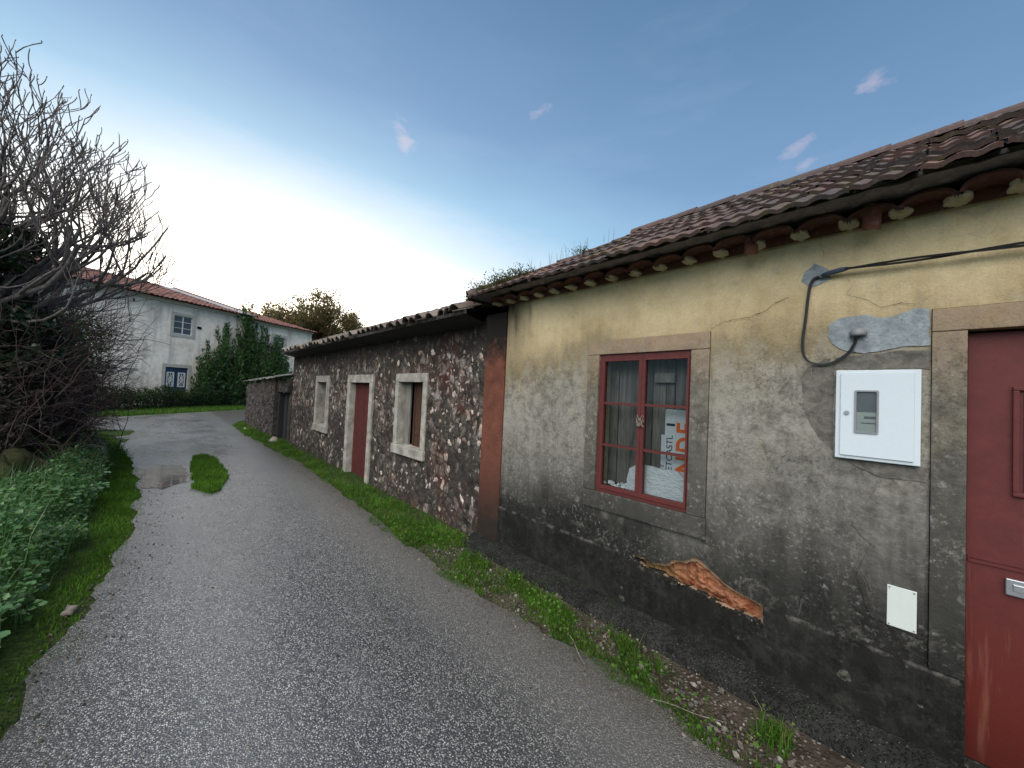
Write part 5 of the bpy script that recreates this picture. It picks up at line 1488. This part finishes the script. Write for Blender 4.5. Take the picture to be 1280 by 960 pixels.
def thicket():
    # tangled bramble: arching bare stems with small dark leaves
    def mk(name, label, cat_, cx, cy, cz, sx, sy, sz, nst, nleaf, mat_l, seed, lsize, stem_len=(1.0, 2.2), zbias=0.0, base=None):
        rnd = np.random.default_rng(seed)
        t = thing(name, label, cat_, (cx, cy, -.02))
        paths = []; rr_ = []
        for k in range(nst):
            p = np.array([cx + rnd.normal()*sx*.55, cy + rnd.normal()*sy*.55, max(-.02, rnd.uniform(-.02, cz*.9))])
            d = np.array([rnd.normal(), rnd.normal(), rnd.uniform(.2, 1.3)]); d /= np.linalg.norm(d)
            ln = rnd.uniform(*stem_len); P = [p]
            for i in range(9):
                d = d + rnd.normal(size=3)*.20 + np.array([.02, 0, -.09 if i > 3 else .03]); d /= np.linalg.norm(d); p = p + d*ln/9; P.append(p)
            P = np.array(P); P[:, 2] = np.maximum(P[:, 2], .02)
            if any(q[0] > road_left(q[1]) - .05 + .12*q[2]*(q[2] > 1.0) for q in P): continue
            paths.append(P); rr_.append(np.linspace(1, .45, 10)*rnd.uniform(.0028, .0075))
        V, F = tubes(paths, rr_, 4); link_mesh('stem', V, F, M['stem'], t)['kind'] = 'stuff'
        u = rnd.normal(size=(nleaf, 3)); u = unit(u)*(rnd.random(nleaf)**.45)[:, None]
        C = np.column_stack((cx + u[:, 0]*sx, cy + u[:, 1]*sy, cz*.5 + zbias + u[:, 2]*sz))
        keep = np.array([fbm(a*1.7, b*1.7, c*1.7) > -.22 for a, b, c in C]) & (C[:, 2] > 0)
        C = C[keep]; n = len(C); L = rnd.uniform(.6, 1.3, n)*lsize
        V, F = leaf_mesh(C, rnd_dirs(n, -.1), rnd_dirs(n, .9), L, L*rnd.uniform(.5, .8, n)); link_mesh('leaf', V, F, mat_l, t)['kind'] = 'stuff'
    mk('bramble_thicket', 'dark purple brown bramble thicket at the left edge behind the weeds', 'bramble', -4.45, 9.2, 1.7, .85, 1.5, 1.0, 1100, 15000, M['bramble'], 3, .06)
    mk('bramble_thicket', 'tangle of bare purplish stems reaching towards the lane before the white house', 'bramble', -4.35, 11.2, 2.9, .60, 1.6, 1.5, 1700, 7000, M['bramble'], 4, .055, (.8, 1.9), .0)
    mk('ivy_bush', 'dark glossy ivy bush in the thicket below the fig tree', 'bush', -4.35, 9.0, 2.6, .55, .95, .70, 60, 9000, M['ivy'], 5, .08, (.5, 1.1), .75)
    mk('ivy_bush', 'dark evergreen ivy hanging high in the fig tree at the left edge', 'bush', -4.75, 8.8, 6.0, .75, .9, .50, 20, 8000, M['ivy'], 6, .075, (.3, .7), .30)
    mk('elder_bush', 'sparse shrub with light green young leaves in the bare tangle', 'bush', -4.0, 10.9, 3.2, .50, .9, .85, 160, 900, M['creeper'], 7, .085, (.8, 1.9), .55)
    # little bare sapling by the white wall
    rnd = random.Random(5); b = (-5.0, 24.0, 0); t = thing('bare_sapling', 'thin bare sapling standing before the white house wall', 'tree', b)
    P, Rr, tips = grow_tree(b, [((.1, 0, 1), 2.3, .05), ((.5, .2, 1), 2.4, .04), ((-.4, .2, 1), 2.2, .04)], .05, 0, rnd, up=.08, fork=(.3, 2), maxd=3, shrink=.6, seg=.25, wob=.3)
    V, F = tubes(P, [np.maximum(q, .010) for q in Rr], 4); link_mesh('branch', V, F, M['bark'], t)
thicket()

# ------------------------------------------------------------------ hedge, creeper and trees round the white houses
def far_green():
    # hedge line
    a = np.array([(-15.0, 23.0), (-9.5, 23.2), (-5.57, 23.6), (-3.6, 26.4), (-1.58, 29.3), (.2, 31.3), (1.6, 33.2)])
    n = 26000; seg = rng.integers(0, len(a)-1, n); u = rng.random(n)[:, None]; P = a[seg]*(1-u) + a[seg+1]*u
    nr = np.array([-.75, .66]); dpt = rng.random(n); P = P + nr*(dpt*1.1)[:, None]
    hn = np.array([fbm(q[0]*.9, q[1]*.9, 5) for q in P]); z = rng.random(n)**.75*(1.12 + .40*hn)*(1 - .25*(dpt-.5)**2*4)
    L = rng.uniform(.06, .13, n)
    V, F = leaf_mesh(np.column_stack((P, z)), rnd_dirs(n, .3), rnd_dirs(n, .6), L, L*.6)
    t = thing('hedge', 'low dark green hedge along the verge in front of the white house', 'hedge', (-3.6, 26.8, 0))
    link_mesh('foliage', V, F, M['hedge'], t)['kind'] = 'stuff'
    st = []; rr_ = []
    for k in range(160):
        s_ = rng.integers(0, len(a)-1); u_ = rng.random(); p = a[s_]*(1-u_) + a[s_+1]*u_ + nr*rng.uniform(.3, .8)
        st.append(np.array([(p[0], p[1], -.02), (p[0]+rng.normal()*.1, p[1]+rng.normal()*.1, .5), (p[0]+rng.normal()*.2, p[1]+rng.normal()*.2, rng.uniform(.8, 1.1))])); rr_.append(np.array([.02, .014, .006]))
    V, F = tubes(st, rr_, 4); link_mesh('stem', V, F, M['stem'], t)['kind'] = 'stuff'
    # creeper that climbs the front where the two white houses meet: upright plumes
    t = thing('climbing_creeper', 'tall dark green creeper climbing the white house beside the blue door', 'creeper', tuple(hpt(-.6, -3.6, 0)))
    Cs = []; Ds = []; st = []; rr_ = []
    prof = [(-7.6, 2.2), (-7.0, 3.3), (-6.2, 4.3), (-5.2, 5.5), (-4.2, 6.1), (-3.6, 5.6), (-3.0, 3.9), (-2.2, 5.2), (-1.7, 4.2), (-1.2, 2.6), (-.85, 3.5), (-.6, 2.2)]
    py = [p[0] for p in prof]; pz = [p[1] for p in prof]
    for k in range(210):
        y = rng.uniform(-7.6, -.5); ht = float(np.interp(y, py, pz))*rng.uniform(.40, 1.22); xo = -rng.uniform(.1, 1.3)*(1-.5*ht/6.5)
        lean = rng.uniform(-.16, .22); m = int(ht*30)
        u = rng.random(m)**.85
        base = np.array([xo, y - lean*ht*.5, 0.])
        wd = .20*(1-u*.92) + .02
        pts = np.column_stack((base[0] + .2*u*0 + rng.normal(size=m)*wd, base[1] + lean*ht*u + rng.normal(size=m)*wd, u*ht))
        Cs.append(pts); d = rnd_dirs(m, 0)*.8; d[:, 2] += 1.0; d[:, 1] += lean; Ds.append(d)
        st.append(np.array([base, base + [0, lean*ht*.5, ht*.5], base + [0, lean*ht, ht*.97]])); rr_.append(np.array([.02, .013, .004]))
    C = np.concatenate(Cs); D = np.concatenate(Ds); n = len(C); L = rng.uniform(.14, .30, n)
    tw = lambda A: np.array([tuple(hpt(*q)) for q in A])
    c_, s_ = math.cos(HR), math.sin(HR); Dw = np.column_stack((D[:, 0]*c_ - D[:, 1]*s_, D[:, 0]*s_ + D[:, 1]*c_, D[:, 2]))
    V, F = leaf_mesh(tw(C), Dw, rnd_dirs(n, .2), L, L*rng.uniform(.25, .45, n), .15)
    link_mesh('foliage', V, F, M['creeper'], t)['kind'] = 'stuff'
    V, F = tubes([tw(q) for q in st], rr_, 4); link_mesh('stem', V, F, M['stem'], t)['kind'] = 'stuff'
    # shrub filling the left of the hedge, behind the thicket
    for (x, y, s_, h_, lb) in [(-9.2, 25.0, 1.7, 2.2, 'dark round shrub before the left half of the white house'), (-12.5, 24.6, 2.0, 3.0, 'large dark shrub at the far left end of the hedge'), (-7.4, 11.5, 1.5, 2.6, 'dark shrub on the bank left of the bramble thicket'), (-8.0, 15.5, 1.7, 2.8, 'dark shrub behind the thicket, short of the bend')]:
        t = thing('shrub', lb, 'shrub', (x, y, 0)); m = 70
        c = unit(rng.normal(size=(m, 3)))*(rng.random(m)**.5)[:, None]*np.array([s_, s_, h_*.5]) + np.array([x, y, h_*.5])
        V, F = leaf_cloud(c, 60, .22, .12); link_mesh('foliage', V, F, M['hedge'], t)['kind'] = 'stuff'
        V, F = tubes([np.array([(x, y, -.05), (x+.1, y, h_*.4), (x+.2, y+.1, h_*.75)])], [np.array([.08, .05, .02])], 6); link_mesh('stem', V, F, M['stem'], t)
    # trees behind
    def tree(x, y, h_, cr, lb, seed, dens=1.0, lobes=None, ls=.24, mat_l='treeleaf'):
        t = thing('tree', lb, 'tree', (x, y, 0)); rnd = random.Random(seed); r2 = np.random.default_rng(seed)
        limbs = []
        for k in range(8):
            a = k*2*PI/8 + rnd.uniform(-.3, .3); limbs.append(((math.cos(a)*.8, math.sin(a)*.8, rnd.uniform(.5, 1.3)), cr*rnd.uniform(.75, 1.15), .13))
        P, Rr, tips = grow_tree((x, y, h_*.42), limbs, .13, 0, rnd, up=.03, fork=(.42, 2), maxd=3, shrink=.55, seg=.55, wob=.45)
        trunk = np.array([(x, y, -.1), (x+.1, y, h_*.2), (x, y, h_*.44)])
        V, F = tubes([trunk], [np.array([.34, .26, .2])], 8); link_mesh('trunk', V, F, M['bark'], t, smooth=True)
        V, F = tubes(P, [np.maximum(q, .02) for q in Rr], 5); link_mesh('branch', V, F, M['bark'], t)['kind'] = 'stuff'
        pts = np.concatenate([q[len(q)//3:] for q in P]); m = int(420*dens)
        c = pts[r2.integers(0, len(pts), m)] + r2.normal(size=(m, 3))*.22
        V, F = leaf_cloud(c, 38, .30, ls, .1, .65); link_mesh('crown', V, F, M[mat_l], t)['kind'] = 'stuff'
    tree(7.6, 46.5, 13.4, 4.4, 'rusty green leafy tree rising behind the right white house', 41, 1.0)
    tree(11.0, 44.5, 11.4, 3.6, 'lighter leafy tree right of the tall one, above the stone cottage roof', 42, .9)
    tree(13.7, 43.0, 9.9, 2.3, 'smallest leafy tree of the three above the stone cottage roof', 43, .55)
far_green()

# ------------------------------------------------------------------ moss and grass tufts on the roofs
def roof_growth():
    Cs = []
    for (x, y, z, m, s_) in [(-.20, 3.28, 2.755, 60, .07), (-.02, 3.15, 2.86, 90, .09), (.10, 3.0, 2.93, 60, .08), (-.12, 3.05, 2.80, 40, .06), (.05, 3.62, 2.72, 70, .08), (-.1, 3.6, 2.66, 50, .06), (.3, 4.0, 2.86, 30, .08), (.7, 2.7, 3.27, 20, .06)]:
        Cs.append(np.array([x, y, z]) + rng.normal(size=(m*9, 3))*np.array([s_, s_, s_*.35]))
    C = np.concatenate(Cs); n = len(C)
    V, F = leaf_mesh(C, rnd_dirs(n, .8), rnd_dirs(n), rng.uniform(.015, .045, n), rng.uniform(.006, .015, n))
    st = []
    for (x, y, z) in [(.0, 2.75, 2.92), (.12, 2.45, 2.98), (.02, 2.58, 2.93), (.3, 2.3, 3.10), (.2, 2.4, 3.04), (-.12, 3.3, 2.80), (.05, 2.5, 2.96), (.45, 2.2, 3.18), (-.18, 3.36, 2.78)]:
        for k in range(3): st.append((x+rng.normal()*.03, y+rng.normal()*.04, z-.02))
    B = np.array(st); V2 = blades(B, rng.uniform(.08, .20, len(B)), np.full(len(B), .004), .4)
    V, F = cat((V, F), V2)
    tag(link_mesh('roof_moss', V, F, M['mosstuft']), 'moss and dry grass tufts on the tiles where the two cottage roofs meet', 'moss', kind='stuff')
roof_growth()
